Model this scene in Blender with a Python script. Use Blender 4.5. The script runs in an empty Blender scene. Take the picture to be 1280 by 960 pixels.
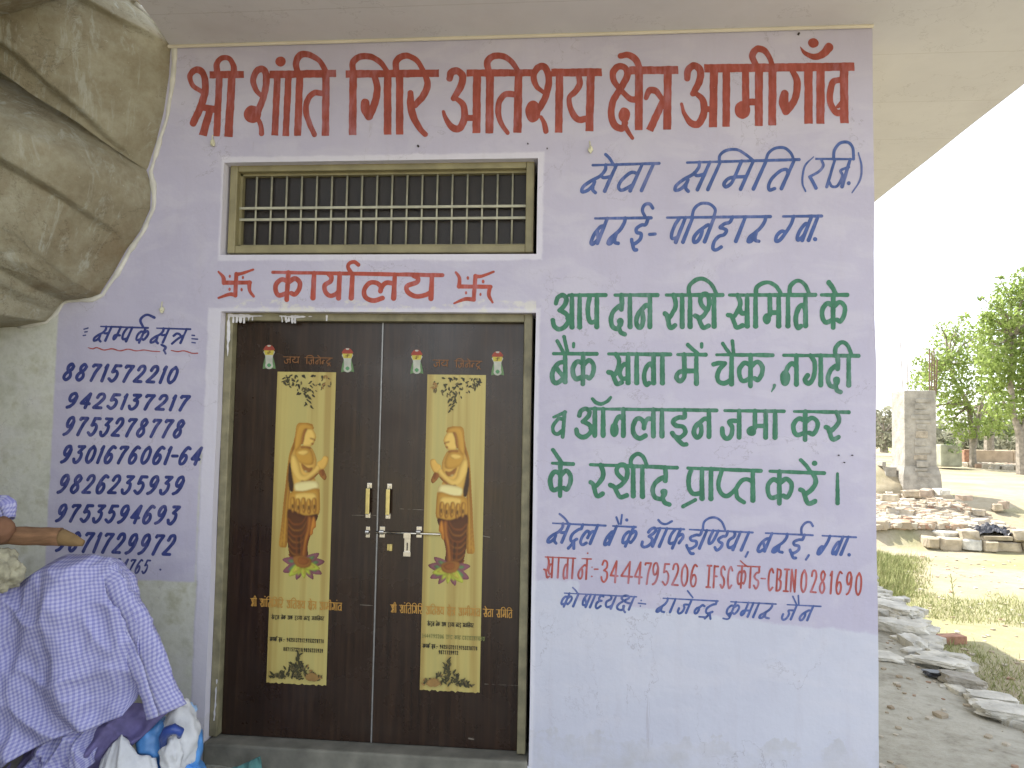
import bpy, bmesh, math, random
import numpy as np
from mathutils import Vector, noise, Matrix
random.seed(7)
sc = bpy.context.scene
COL = sc.collection

# ------------------------------------------------------------------ camera
FPX, YAW, PITCH, ROLL = 971.7, -0.0935870, 0.0586422, 0.0182491
CAM = Vector((0.0, -3.9, 1.64))
def cam_axes():
    cy, sy, cp, sp = math.cos(YAW), math.sin(YAW), math.cos(PITCH), math.sin(PITCH)
    f = Vector((sy*cp, cy*cp, sp)); r = Vector((cy, -sy, 0)); u = r.cross(f)
    c, s = math.cos(ROLL), math.sin(ROLL)
    return c*r + s*u, -s*r + c*u, f
AR, AU, AF = cam_axes()
cd = bpy.data.cameras.new('camera'); cam = bpy.data.objects.new('camera', cd); COL.objects.link(cam)
cd.sensor_width = 36.0; cd.lens = 36.0*FPX/1280.0; cd.clip_start = 0.05; cd.clip_end = 3000
cam.matrix_world = Matrix(((AR.x, AU.x, -AF.x, CAM.x), (AR.y, AU.y, -AF.y, CAM.y), (AR.z, AU.z, -AF.z, CAM.z), (0, 0, 0, 1)))
sc.camera = cam
# ------------------------------------------------------------------ world, sun, exposure
SUN_FROM = Vector((-0.56, 0.36, 1.0)).normalized()
elev = math.asin(SUN_FROM.z); azim = math.atan2(SUN_FROM.x, SUN_FROM.y)
w = bpy.data.worlds.new('World'); sc.world = w; w.use_nodes = True
nt = w.node_tree; bg = nt.nodes['Background']
sky = nt.nodes.new('ShaderNodeTexSky'); sky.sky_type = 'NISHITA'; sky.sun_disc = False
sky.sun_elevation = elev; sky.sun_rotation = azim; sky.dust_density = 1.2; sky.air_density = 1.0; sky.ozone_density = 1.0
hz = nt.nodes.new('ShaderNodeHueSaturation'); hz.inputs['Saturation'].default_value = 0.35; hz.inputs['Value'].default_value = 1.3   # milky, dusty summer sky
nt.links.new(sky.outputs[0], hz.inputs['Color']); nt.links.new(hz.outputs[0], bg.inputs[0]); bg.inputs[1].default_value = 0.15
sl = bpy.data.lights.new('sun', 'SUN'); sl.energy = 3.7; sl.angle = math.radians(0.5); sl.color = (1.0, 0.95, 0.86)
so = bpy.data.objects.new('sun', sl); COL.objects.link(so); so.rotation_euler = SUN_FROM.to_track_quat('Z', 'Y').to_euler()
sc.view_settings.view_transform = 'Standard'; sc.view_settings.look = 'None'
sc.view_settings.exposure = 1.35; sc.view_settings.gamma = 1.0
sc.cycles.max_bounces = 8; sc.cycles.diffuse_bounces = 6

# ------------------------------------------------------------------ picture-point helpers: where a line of sight meets a real plane
def ray(x, y): return AR*((x-640)/FPX) + AU*(-(y-480)/FPX) + AF
def on_y(x, y, Y):
    d = ray(x, y); t = (Y-CAM.y)/d.y; return CAM + d*t
def on_z(x, y, Z):
    d = ray(x, y); t = (Z-CAM.z)/d.z; return CAM + d*t
def on_y_np(P, Y):
    P = np.asarray(P, float)
    a = (P[:, 0]-640)/FPX; b = -(P[:, 1]-480)/FPX
    D = a[:, None]*np.array(AR) + b[:, None]*np.array(AU) + np.array(AF)
    t = (Y-CAM.y)/D[:, 1]
    return np.array(CAM) + D*t[:, None]

# ------------------------------------------------------------------ object helpers
def empty(name, loc, label=None, cat=None, group=None, parent=None, rz=0):
    o = bpy.data.objects.new(name, None); COL.objects.link(o); o.location = loc; o.rotation_euler.z = rz
    o.empty_display_size = 0.1
    if label: o['label'] = label
    if cat: o['category'] = cat
    if group: o['group'] = group
    if parent: o.parent = parent
    return o
def tag(o, label=None, cat=None, group=None, kind=None):
    if label: o['label'] = label
    if cat: o['category'] = cat
    if group: o['group'] = group
    if kind: o['kind'] = kind
    return o
def wloc(p):
    v = Vector((0, 0, 0))
    while p is not None: v = v + Vector(p.location); p = p.parent
    return v
def mesh(name, verts, faces, mat, parent=None, smooth=False, mats=None, midx=None, uvs=None, origin=None):
    """verts in world coordinates; stored relative to the parent (parents are never rotated before this)"""
    off = wloc(parent) if parent is not None else (Vector(origin) if origin is not None else Vector((0, 0, 0)))
    V = np.asarray(verts, float).reshape(-1, 3) - np.array(off)
    me = bpy.data.meshes.new(name); me.from_pydata(V.tolist(), [], faces)
    for m in (mats or [mat]): me.materials.append(m)
    if midx is not None: me.polygons.foreach_set('material_index', midx)
    if smooth: me.polygons.foreach_set('use_smooth', [True]*len(me.polygons))
    if uvs is not None:
        uv = me.uv_layers.new(name='UVMap')
        li = np.zeros(len(me.loops), int); me.loops.foreach_get('vertex_index', li)
        uv.data.foreach_set('uv', np.asarray(uvs, float)[li].ravel())
    me.update()
    o = bpy.data.objects.new(name, me); COL.objects.link(o)
    if parent is not None: o.parent = parent
    elif origin is not None: o.location = origin
    return o
class MB:
    def __init__(s): s.v = []; s.f = []
    def add(s, v, f):
        n = len(s.v); s.v += [tuple(p) for p in v]; s.f += [tuple(i+n for i in q) for q in f]
    def box(s, x0, x1, y0, y1, z0, z1, b=0.0):
        if b <= 0:
            v = [(x, y, z) for x in (x0, x1) for y in (y0, y1) for z in (z0, z1)]
            s.add(v, [(0, 1, 3, 2), (4, 6, 7, 5), (0, 4, 5, 1), (2, 3, 7, 6), (0, 2, 6, 4), (1, 5, 7, 3)])
        else:
            bm = bmesh.new(); bmesh.ops.create_cube(bm, size=1)
            for q in bm.verts:
                q.co = Vector(((x0+x1)/2+q.co.x*(x1-x0), (y0+y1)/2+q.co.y*(y1-y0), (z0+z1)/2+q.co.z*(z1-z0)))
            bmesh.ops.bevel(bm, geom=bm.edges[:], offset=b, segments=2, affect='EDGES', profile=0.6)
            bm.verts.index_update(); s.add([q.co for q in bm.verts], [[q.index for q in f.verts] for f in bm.faces]); bm.free()
        return s
    def tube(s, pts, r, n=8, cap=True, sq=None):
        pts = [Vector(p) for p in pts]; rs = r if isinstance(r, (list, tuple)) else [r]*len(pts)
        base = len(s.v); prev = None
        for i, p in enumerate(pts):
            t = (pts[min(i+1, len(pts)-1)]-pts[max(i-1, 0)]).normalized()
            if prev is None:
                a = t.orthogonal().normalized() if sq is None else (Vector(sq)-t*t.dot(Vector(sq))).normalized()
            else: a = (prev-t*prev.dot(t)).normalized()
            prev = a; b = t.cross(a)
            for k in range(n):
                an = 2*math.pi*(k+.5)/n; s.v.append(tuple(p+(a*math.cos(an)+b*math.sin(an))*rs[i]))
        for i in range(len(pts)-1):
            for k in range(n):
                k2 = (k+1) % n; s.f.append((base+i*n+k, base+i*n+k2, base+(i+1)*n+k2, base+(i+1)*n+k))
        if cap:
            s.f.append(tuple(base+k for k in range(n))[::-1]); e = base+(len(pts)-1)*n; s.f.append(tuple(e+k for k in range(n)))
        return s
    def build(s, name, mat, parent=None, smooth=False, origin=None): return mesh(name, s.v, s.f, mat, parent, smooth, origin=origin)
def blob(c, r, amp=.15, sub=3, seed=0, freq=1.3, flat=1.0):
    bm = bmesh.new(); bmesh.ops.create_icosphere(bm, subdivisions=sub, radius=1)
    c = Vector(c)
    for q in bm.verts:
        d = q.co.normalized(); n = noise.fractal(d*freq+Vector((seed*3.1, seed, 0)), 1, 2, 4)
        q.co = c+Vector((d.x*r[0], d.y*r[1], d.z*r[2]))*(1+amp*n)
    bm.verts.index_update(); v = [tuple(q.co) for q in bm.verts]; f = [[q.index for q in p.verts] for p in bm.faces]; bm.free()
    return v, f
def copy_tree(o, parent=None):
    c = o.copy(); COL.objects.link(c); c.parent = parent
    for ch in list(o.children): copy_tree(ch, c)
    return c
# ------------------------------------------------------------------ materials
def lin(c):
    return tuple((x/255/12.92 if x/255 <= .04045 else ((x/255+.055)/1.055)**2.4) for x in c)
class N:
    def __init__(s, name):
        s.m = bpy.data.materials.new(name); s.m.use_nodes = True; s.t = s.m.node_tree
        s.b = s.t.nodes['Principled BSDF']; s.co = s.t.nodes.new('ShaderNodeTexCoord')
    def n(s, ty, **k):
        q = s.t.nodes.new(ty)
        for a, v in k.items(): setattr(q, a, v)
        return q
    def L(s, a, b): s.t.links.new(a, b)
    def noise(s, scale, detail=6, vec=None, rough=.55, dist=0.0, stretch=None):
        v = vec or s.co.outputs['Object']
        if stretch:
            mp = s.n('ShaderNodeMapping'); mp.inputs['Scale'].default_value = stretch; s.L(v, mp.inputs['Vector']); v = mp.outputs[0]
        q = s.n('ShaderNodeTexNoise'); q.inputs['Scale'].default_value = scale; q.inputs['Detail'].default_value = detail
        q.inputs['Roughness'].default_value = rough; q.inputs['Distortion'].default_value = dist; s.L(v, q.inputs['Vector']); return q.outputs['Fac']
    def ramp(s, fac, stops):
        q = s.n('ShaderNodeValToRGB'); e = q.color_ramp.elements
        while len(e) < len(stops): e.new(.5)
        for i, (p, c) in enumerate(stops):
            e[i].position = p; e[i].color = (*c, 1) if len(c) == 3 else c
        s.L(fac, q.inputs[0]); return q.outputs[0]
    def mix(s, fac, a, b):
        q = s.n('ShaderNodeMix', data_type='RGBA')
        for sock, v in ((q.inputs[0], fac), (q.inputs[6], a), (q.inputs[7], b)):
            if isinstance(v, (int, float)): sock.default_value = v
            elif isinstance(v, tuple): sock.default_value = (*v, 1)
            else: s.L(v, sock)
        return q.outputs[2]
    def math(s, op, a, b=0.0):
        q = s.n('ShaderNodeMath', operation=op)
        for sock, v in zip(q.inputs, (a, b)):
            if isinstance(v, (int, float)): sock.default_value = v
            else: s.L(v, sock)
        return q.outputs[0]
    def bump(s, h, strength=.3, dist=.01):
        q = s.n('ShaderNodeBump'); q.inputs['Strength'].default_value = strength; q.inputs['Distance'].default_value = dist
        s.L(h, q.inputs['Height']); s.L(q.outputs[0], s.b.inputs['Normal'])
    def end(s, col, rough=.8, metal=0.0, spec=None):
        if isinstance(col, tuple): s.b.inputs['Base Color'].default_value = (*col, 1)
        else: s.L(col, s.b.inputs['Base Color'])
        if isinstance(rough, (int, float)): s.b.inputs['Roughness'].default_value = rough
        else: s.L(rough, s.b.inputs['Roughness'])
        s.b.inputs['Metallic'].default_value = metal
        if spec is not None: s.b.inputs['Specular IOR Level'].default_value = spec
        return s.m
def simple(name, c, rough=.7, var=.12, scale=12, bump=0, metal=0.0, bd=.004, stretch=None, spec=None):
    m = N(name); f = m.noise(scale, stretch=stretch)
    a = tuple(x*(1-var*2) for x in c); b = tuple(min(1, x*(1+var*2)) for x in c)
    col = m.ramp(f, [(.3, a), (.7, b)])
    if bump: m.bump(m.noise(scale*4, stretch=stretch), bump, bd)
    return m.end(col, rough, metal, spec)
def signpaint(name, c, thin=.22):
    "brushed enamel: thinner and thicker patches, lap marks, the lilac wall grinning through here and there"
    m = N(name); a = m.noise(9, 6, rough=.65); b = m.noise(45, 5, stretch=(1, 1, .25)); d = m.noise(3, 4)
    lo = tuple(x*.78 for x in c); hi = tuple(min(1, x*1.22+.012) for x in c)
    col = m.ramp(m.math('ADD', m.math('MULTIPLY', a, .6), m.math('MULTIPLY', b, .4)), [(.36, lo), (.64, hi)])
    col = m.mix(m.math('MULTIPLY', m.ramp(m.math('ADD', m.math('MULTIPLY', d, .5), m.math('MULTIPLY', b, .5)), [(.5, (0,)*3), (.68, (1,)*3)]), thin), col, lin((178, 168, 196)))
    col = m.mix(m.math('MULTIPLY', m.math('GREATER_THAN', m.noise(120, 3), .74), .45), col, lin((184, 176, 200)))
    m.bump(m.math('ADD', m.noise(7, 6), m.math('MULTIPLY', b, .3)), .35, .01); return m.end(col, .55, spec=.3)
RED = signpaint('red_sign_paint', lin((154, 74, 62))); RED2 = signpaint('orange_red_sign_paint', lin((168, 76, 60))); RED3 = signpaint('thin_red_sign_paint', lin((164, 78, 72)), .45)
BLUE = signpaint('blue_sign_paint', lin((70, 92, 150)), .3); NAVY = signpaint('navy_sign_paint', lin((54, 64, 124)), .25); GREEN = signpaint('green_sign_paint', lin((60, 118, 92)), .22)
# ------------------------------------------------------------------ brush lettering: strokes -> distance field -> one clean mesh per line
def catmull(P, n=7):
    P = [tuple(p)+((1.0,) if len(p) == 2 else ()) for p in P]
    if len(P) < 3: return P
    Q = [tuple(2*a-b for a, b in zip(P[0], P[1]))]+P+[tuple(2*a-b for a, b in zip(P[-1], P[-2]))]
    out = []
    for i in range(1, len(Q)-2):
        a, b, c, d = (np.array(q) for q in Q[i-1:i+3])
        for k in range(n):
            t = k/n; out.append(tuple(.5*((2*b)+(-a+c)*t+(2*a-5*b+4*c-d)*t*t+(-a+3*b-3*c+d)*t**3)))
    out.append(P[-1]); return out
class Paint:
    """collects brush strokes in photograph points on a real plane (y = Y) and meshes their union"""
    def __init__(s, res=.4, wob=.25): s.c = []; s.bx = []; s.p = []; s.res = res; s.wob = wob
    def stroke(s, pts, w, smooth=True):
        P = catmull(pts) if smooth else [tuple(p)+((1.0,) if len(p) == 2 else ()) for p in pts]
        if len(P) == 1: P = P*2
        for a, b in zip(P[:-1], P[1:]): s.c.append((a[0], a[1], w/2*a[2], b[0], b[1], w/2*b[2]))
    def bar(s, x0, y0, x1, y1, w, w2=None): s.bx.append((x0, y0, x1, y1, w/2, (w2 or w)/2))
    def dot(s, x, y, rx, ry=None): s.p.append((x, y, rx, ry or rx))
    def mesh(s, name, mat, Y, parent, label=None, seed=1):
        h = s.res; E = []
        for a in s.c: E += [(min(a[0], a[3])-max(a[2], a[5]), min(a[1], a[4])-max(a[2], a[5])), (max(a[0], a[3])+max(a[2], a[5]), max(a[1], a[4])+max(a[2], a[5]))]
        for a in s.bx: E += [(min(a[0], a[2])-a[4], min(a[1], a[3])-a[4]), (max(a[0], a[2])+a[4], max(a[1], a[3])+a[4])]
        for a in s.p: E += [(a[0]-a[2], a[1]-a[3]), (a[0]+a[2], a[1]+a[3])]
        E = np.array(E); x0, y0 = E.min(0)-2; x1, y1 = E.max(0)+2
        nx, ny = int((x1-x0)/h)+2, int((y1-y0)/h)+2
        F = np.full((ny, nx), 9.0); X = x0+np.arange(nx)*h; Yg = y0+np.arange(ny)*h
        def win(ax, ay, bx, by):
            i0 = max(0, int((ax-x0)/h)-3); i1 = min(nx, int((bx-x0)/h)+4); j0 = max(0, int((ay-y0)/h)-3); j1 = min(ny, int((by-y0)/h)+4)
            return slice(j0, j1), slice(i0, i1)
        for a in s.c:
            r = max(a[2], a[5]); J, I = win(min(a[0], a[3])-r, min(a[1], a[4])-r, max(a[0], a[3])+r, max(a[1], a[4])+r)
            xx, yy = np.meshgrid(X[I], Yg[J]); dx, dy = a[3]-a[0], a[4]-a[1]; l2 = dx*dx+dy*dy+1e-9
            t = np.clip(((xx-a[0])*dx+(yy-a[1])*dy)/l2, 0, 1)
            d = np.hypot(xx-a[0]-t*dx, yy-a[1]-t*dy)-(a[2]+t*(a[5]-a[2])); F[J, I] = np.minimum(F[J, I], d)
        for a in s.bx:
            r = max(a[4], a[5]); J, I = win(min(a[0], a[2])-r, min(a[1], a[3])-r, max(a[0], a[2])+r, max(a[1], a[3])+r)
            xx, yy = np.meshgrid(X[I], Yg[J]); dx, dy = a[2]-a[0], a[3]-a[1]; l = math.hypot(dx, dy); dx /= l; dy /= l
            u = (xx-a[0])*dx+(yy-a[1])*dy; v = np.abs((xx-a[0])*dy-(yy-a[1])*dx)-(a[4]+(a[5]-a[4])*np.clip(u/l, 0, 1))
            d = np.maximum(v, np.maximum(-u, u-l)); F[J, I] = np.minimum(F[J, I], d)
        for a in s.p:
            J, I = win(a[0]-a[2], a[1]-a[3], a[0]+a[2], a[1]+a[3]); xx, yy = np.meshgrid(X[I], Yg[J])
            d = (np.hypot((xx-a[0])/a[2], (yy-a[1])/a[3])-1)*min(a[2], a[3]); F[J, I] = np.minimum(F[J, I], d)
        if s.wob:
            rs = np.random.RandomState(seed); xx, yy = np.meshgrid(X, Yg); wv = 0
            for k in range(7):
                fx, fy, ph = rs.normal(0, .35), rs.normal(0, .35), rs.uniform(0, 6.28); wv = wv+np.sin(fx*xx+fy*yy+ph)
            F = F+s.wob*wv/4
        V = []; Fc = []; ins = F < 0
        a, b, c, d = ins[:-1, :-1], ins[:-1, 1:], ins[1:, 1:], ins[1:, :-1]
        full = a & b & c & d; part = (a | b | c | d) & ~full
        for j in range(ny-1):
            row = full[j]
            if not row.any(): continue
            e = np.flatnonzero(np.diff(np.concatenate(([0], row.astype(np.int8), [0]))))
            for i0, i1 in zip(e[::2], e[1::2]):
                n = len(V); xa, xb, ya, yb = x0+i0*h, x0+i1*h, y0+j*h, y0+(j+1)*h
                V += [(xa, ya), (xa, yb), (xb, yb), (xb, ya)]; Fc.append((n, n+1, n+2, n+3))
        for j, i in zip(*np.nonzero(part)):
            q = [(0, 0, F[j, i]), (1, 0, F[j, i+1]), (1, 1, F[j+1, i+1]), (0, 1, F[j+1, i])]; P = []
            for k in range(4):
                p, r = q[k], q[(k+1) % 4]
                if p[2] < 0: P.append((p[0], p[1]))
                if (p[2] < 0) != (r[2] < 0):
                    t = p[2]/(p[2]-r[2]); P.append((p[0]+t*(r[0]-p[0]), p[1]+t*(r[1]-p[1])))
            if len(P) < 3: continue
            n = len(V); V += [(x0+(i+u)*h, y0+(j+v)*h) for u, v in P]; Fc.append(tuple(range(n+len(P)-1, n-1, -1)))
        o = mesh(name, on_y_np(np.array(V), Y), Fc, mat, parent)
        if label: o['label'] = label
        return o
# glyph skeletons: x 0..1 across the letter (its stem at 1), y 0 headline .. 1 baseline; 'S' = stem at 1; ('o',x,y,k) = round blob of k brush widths
G = {
 'a': [[(.19,.24),(.28,.08),(.52,.0),(.72,.1),(.64,.28),(.38,.45)], [(.45,.46),(.72,.57),(.82,.75),(.62,.94),(.33,1.0),(.1,.9),(.04,.74)], [(.78,.68),(1,.68)], 'S'],
 'pa': [[(.27,.03),(.08,.3),(.1,.6),(.38,.8),(1,.76)], 'S'],
 'pah': [[(.27,.03),(.05,.3),(.08,.62),(.4,.84),(.8,.74),(1,.58)]],
 'da': [[(.84,0),(.88,.25),(.84,.42)], [(.86,.3),(.55,.36),(.2,.52),(.06,.74),(.2,.94),(.5,1.0),(.66,.98)], [(.76,.78,1.5),(.76,.86,1.2),(.68,.96),(.8,1.1),(1.08,1.16)]],
 'na': [[(1,.36),(.75,.3),(.5,.4),(.2,.56),(.06,.78),(.2,.95),(.42,.93),(.53,.76),(.5,.56),(.4,.45)], 'S'],
 'naf': [[(1,.36),(.72,.26),(.5,.36),(.36,.5)], ('e', .3, .73, .26, .24), 'S'],
 'ra': [[(.75,0),(.93,.2),(.9,.38),(.6,.58),(.35,.68)], [(.02,.55),(.18,.6),(.3,.76),(.4,.92),(.58,.98),(.9,.9)]],
 'sha': [[(.62,.46),(.35,.3),(.27,.12),(.42,-.02),(.62,-.02),(.74,.15),(.7,.38),(.5,.58),(.3,.68)], [(.0,.62),(.17,.68),(.3,.86),(.45,.98),(.72,.92)], 'S'],
 'sa': [[(.5,0),(.63,.2),(.6,.37),(.35,.62)], [(.0,.6),(.18,.63),(.33,.84),(.46,.98),(.76,.92)], [(.58,.38),(.72,.55),(1,.53)], 'S'],
 'ma': [[(.42,0),(.43,.55),(.4,.76),(.22,.87),(.06,.76),(.14,.6),(.42,.54),(1,.53)], 'S'],
 'maf': [[(.42,0),(.43,.6)], [(.42,.54),(1,.53)], ('e', .23, .72, .21, .16), 'S'],
 'ta': [[(1,.46),(.78,.32),(.45,.36),(.15,.6),(.13,.84),(.32,1.0),(.58,.95)], 'S'],
 'ka': [[(.49,.33),(.25,.26),(.06,.45),(.07,.7),(.2,.84),(.49,.75)], [(.5,.37),(.74,.22),(.93,.36),(.92,.6),(.78,.8),(.64,.76)], [(.49,0),(.48,1.0)]],
 'ba': [[(1,.28),(.5,.33),(.1,.62),(.12,.9),(.45,.97),(1,.76)], [(.3,.45),(.9,.78)], 'S'],
 'kha': [[(.38,0),(.54,.2),(.5,.45),(.36,.66)], [(.0,.6),(.2,.64),(.33,.85),(.45,.99),(.68,.93)], [(1,.34),(.74,.36),(.58,.6),(.7,.8),(1,.79)], 'S'],
 'cha': [[(.0,.31),(.3,.27),(.62,.28)], [(.62,.28),(.3,.5),(.2,.72),(.32,.88),(.6,.92),(1,.8)], 'S'],
 'ga': [[(.38,0),(.62,.2),(.64,.5),(.5,.78),(.25,.9),(.05,.78),(.22,.64)], 'S'],
 'la': [[(1,.36),(.75,.33),(.6,.48),(.56,.66)], [(.6,.5),(.42,.34),(.2,.35),(.04,.62),(.1,.9),(.36,1.02),(.64,.92)], 'S'],
 'i': [[(.9,0),(.9,.25),(.5,.27),(.1,.4),(.3,.55),(.8,.6),(.95,.8),(.6,.97),(.24,.94),(.05,.82)], [(.3,.97),(.55,1.12),(.8,1.22),(1.02,1.22)]],
 'dda': [[(.9,0),(.9,.25),(.5,.28),(.12,.44),(.4,.57),(.85,.65),(.88,.85),(.5,1.0),(.1,.86)]],
 'ja': [[(.04,.64),(.08,.88),(.3,1.0),(.55,.88),(.6,.6),(.45,.38),(1,.36)], 'S'],
 'va': [[(1,.35),(.5,.3),(.1,.55),(.08,.8),(.42,.93),(1,.74)], 'S'],
 'ha': [[(.78,0),(.72,.2),(.35,.26),(.12,.4),(.4,.44),(.72,.52),(.66,.68),(.3,.75),(.1,.95),(.2,1.2),(.5,1.27),(.82,1.16)]],
 'pha': [[(.16,.03),(.04,.3),(.06,.6),(.2,.76),(.52,.7)], [(.53,.42),(.78,.26),(.95,.42),(.84,.72)], [(.53,0),(.52,1)]],
 'ya': [[(.28,.03),(.46,.14),(.42,.3),(.06,.45),(.1,.68),(.4,.84),(.75,.8),(1,.68)], 'S'],
 'ssa': [[(.27,.03),(.08,.3),(.1,.6),(.38,.8),(1,.76)], [(.15,.3),(.95,.72)], 'S'],
 'dhh': [[(.75,.1),(.3,.05),(.15,.25),(.45,.42),(.75,.42)], [(.45,.42),(.1,.6),(.15,.85),(.55,.98),(1,.8)]],
 'nnh': [[(.1,0),(.08,.45),(.35,.68),(.75,.55),(.9,0)]],
 'ksha': [[(1,.5),(.7,.47),(.35,.33),(.12,.17),(.12,.03),(.35,-.06),(.58,.0),(.62,.15),(.35,.35),(.12,.55),(.04,.75),(.15,.93),(.42,1.0),(.6,.92)], [(.52,.72,1.4),(.55,.82,1.2),(.62,.98),(.8,1.13)], 'S'],
 'tra': [[(.05,.48),(.25,.32),(.58,.38),(.82,.55)], [(1,.42),(.6,.65),(.22,1.0)], 'S'],
 'gah': [[(.75,0),(.78,.3),(.62,.66),(.38,.93),(.1,.95),(.02,.74),(.25,.58),(.6,.62)]],
 'sal': [[(.55,0),(.62,.18),(.52,.4),(.22,.58),(.02,.78),(.06,.96),(.26,.92),(.4,.74),(.4,.6)], [(.4,.74),(.48,.9),(.64,1.0)], [(.54,.36),(.7,.46),(1,.42)], 'S'],
 'ral': [[(.72,0),(.8,.18),(.68,.42),(.38,.62),(.08,.78),(.06,.95),(.3,.95),(.48,.76),(.46,.6)], [(.48,.76),(.66,.92),(.98,.96)]],
 'mah': [[(.5,0),(.5,.55),(.42,.76),(.22,.84),(.06,.7),(.2,.56),(1,.56)]],
 'nah': [[(1,.4),(.7,.34),(.45,.5),(.2,.56),(.06,.76),(.2,.92),(.42,.88),(.5,.66),(.4,.5)]],
 'dra': [[(.78,0),(.82,.22)], [(.82,.22),(.5,.28),(.12,.5),(.12,.75),(.4,.88),(.8,.75)], [(.62,.9),(.3,1.22)], [(.62,.9),(.9,1.22)]],
 'shr': [[(.5,.5),(.3,.3),(.25,.1),(.42,-.02),(.6,.05),(.62,.3),(.4,.65),(.05,.9)], [(.45,.6),(.7,.6),(1,.55)], [(.6,.65),(.35,1.0)], 'S'],
 '0': [[(.5,0),(.12,.25),(.1,.75),(.5,1),(.9,.75),(.88,.25),(.5,0)]],
 '1': [[(.3,.18),(.55,0)], [(.55,0),(.5,1)]],
 '2': [[(.1,.25),(.25,.03),(.65,.0),(.88,.22),(.7,.5),(.08,.97)], [(.08,.97),(.95,.98)]],
 '3': [[(.15,.02),(.9,.02)], [(.9,.02),(.4,.38)], [(.4,.38),(.8,.45),(.88,.75),(.6,1),(.25,.98),(.06,.8)]],
 '3r': [[(.1,.2),(.35,0),(.8,.08),(.8,.32),(.4,.46)], [(.4,.46),(.85,.55),(.9,.8),(.55,1),(.2,.95),(.06,.78)]],
 '4': [[(.7,1),(.75,0)], [(.75,0),(.05,.68)], [(.05,.68),(1.0,.7)]],
 '5': [[(.95,.02),(.3,.02)], [(.3,.02),(.2,.42)], [(.2,.42),(.6,.36),(.9,.55),(.82,.85),(.5,1),(.08,.86)]],
 '6': [[(.9,.06),(.55,.0),(.2,.3),(.08,.7),(.3,.98),(.7,.96),(.88,.7),(.68,.48),(.35,.5),(.12,.7)]],
 '7': [[(.05,.1),(.12,.02)], [(.12,.02),(.92,.02)], [(.92,.02),(.6,.45),(.42,1)]],
 '8': [[(.85,.15),(.5,.0),(.2,.15),(.28,.38),(.7,.55),(.85,.8),(.5,1),(.12,.85),(.2,.6),(.7,.36),(.85,.15)]],
 '9': [[(.88,.22),(.6,.0),(.22,.08),(.12,.35),(.35,.55),(.7,.45),(.88,.2),(.85,.6),(.55,.9),(.2,1)]],
 'I': [[(.5,0),(.5,1)], [(.1,0),(.9,0)], [(.1,1),(.9,1)]],
 'F': [[(.15,0),(.15,1)], [(.15,.02),(.9,.02)], [(.15,.48),(.75,.48)]],
 'Sx': [[(.88,.15),(.55,0),(.15,.12),(.2,.38),(.75,.58),(.88,.82),(.5,1),(.1,.86)]],
 'C': [[(.9,.18),(.55,0),(.15,.22),(.1,.7),(.4,1),(.9,.86)]],
 'B': [[(.15,0),(.15,1)], [(.15,.02),(.7,.05),(.8,.25),(.6,.44),(.15,.47)], [(.5,.47),(.88,.6),(.85,.88),(.5,.99),(.15,.99)]],
 'Nn': [[(.12,1),(.12,0)], [(.12,0),(.88,1)], [(.88,1),(.88,0)]],
}
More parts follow.
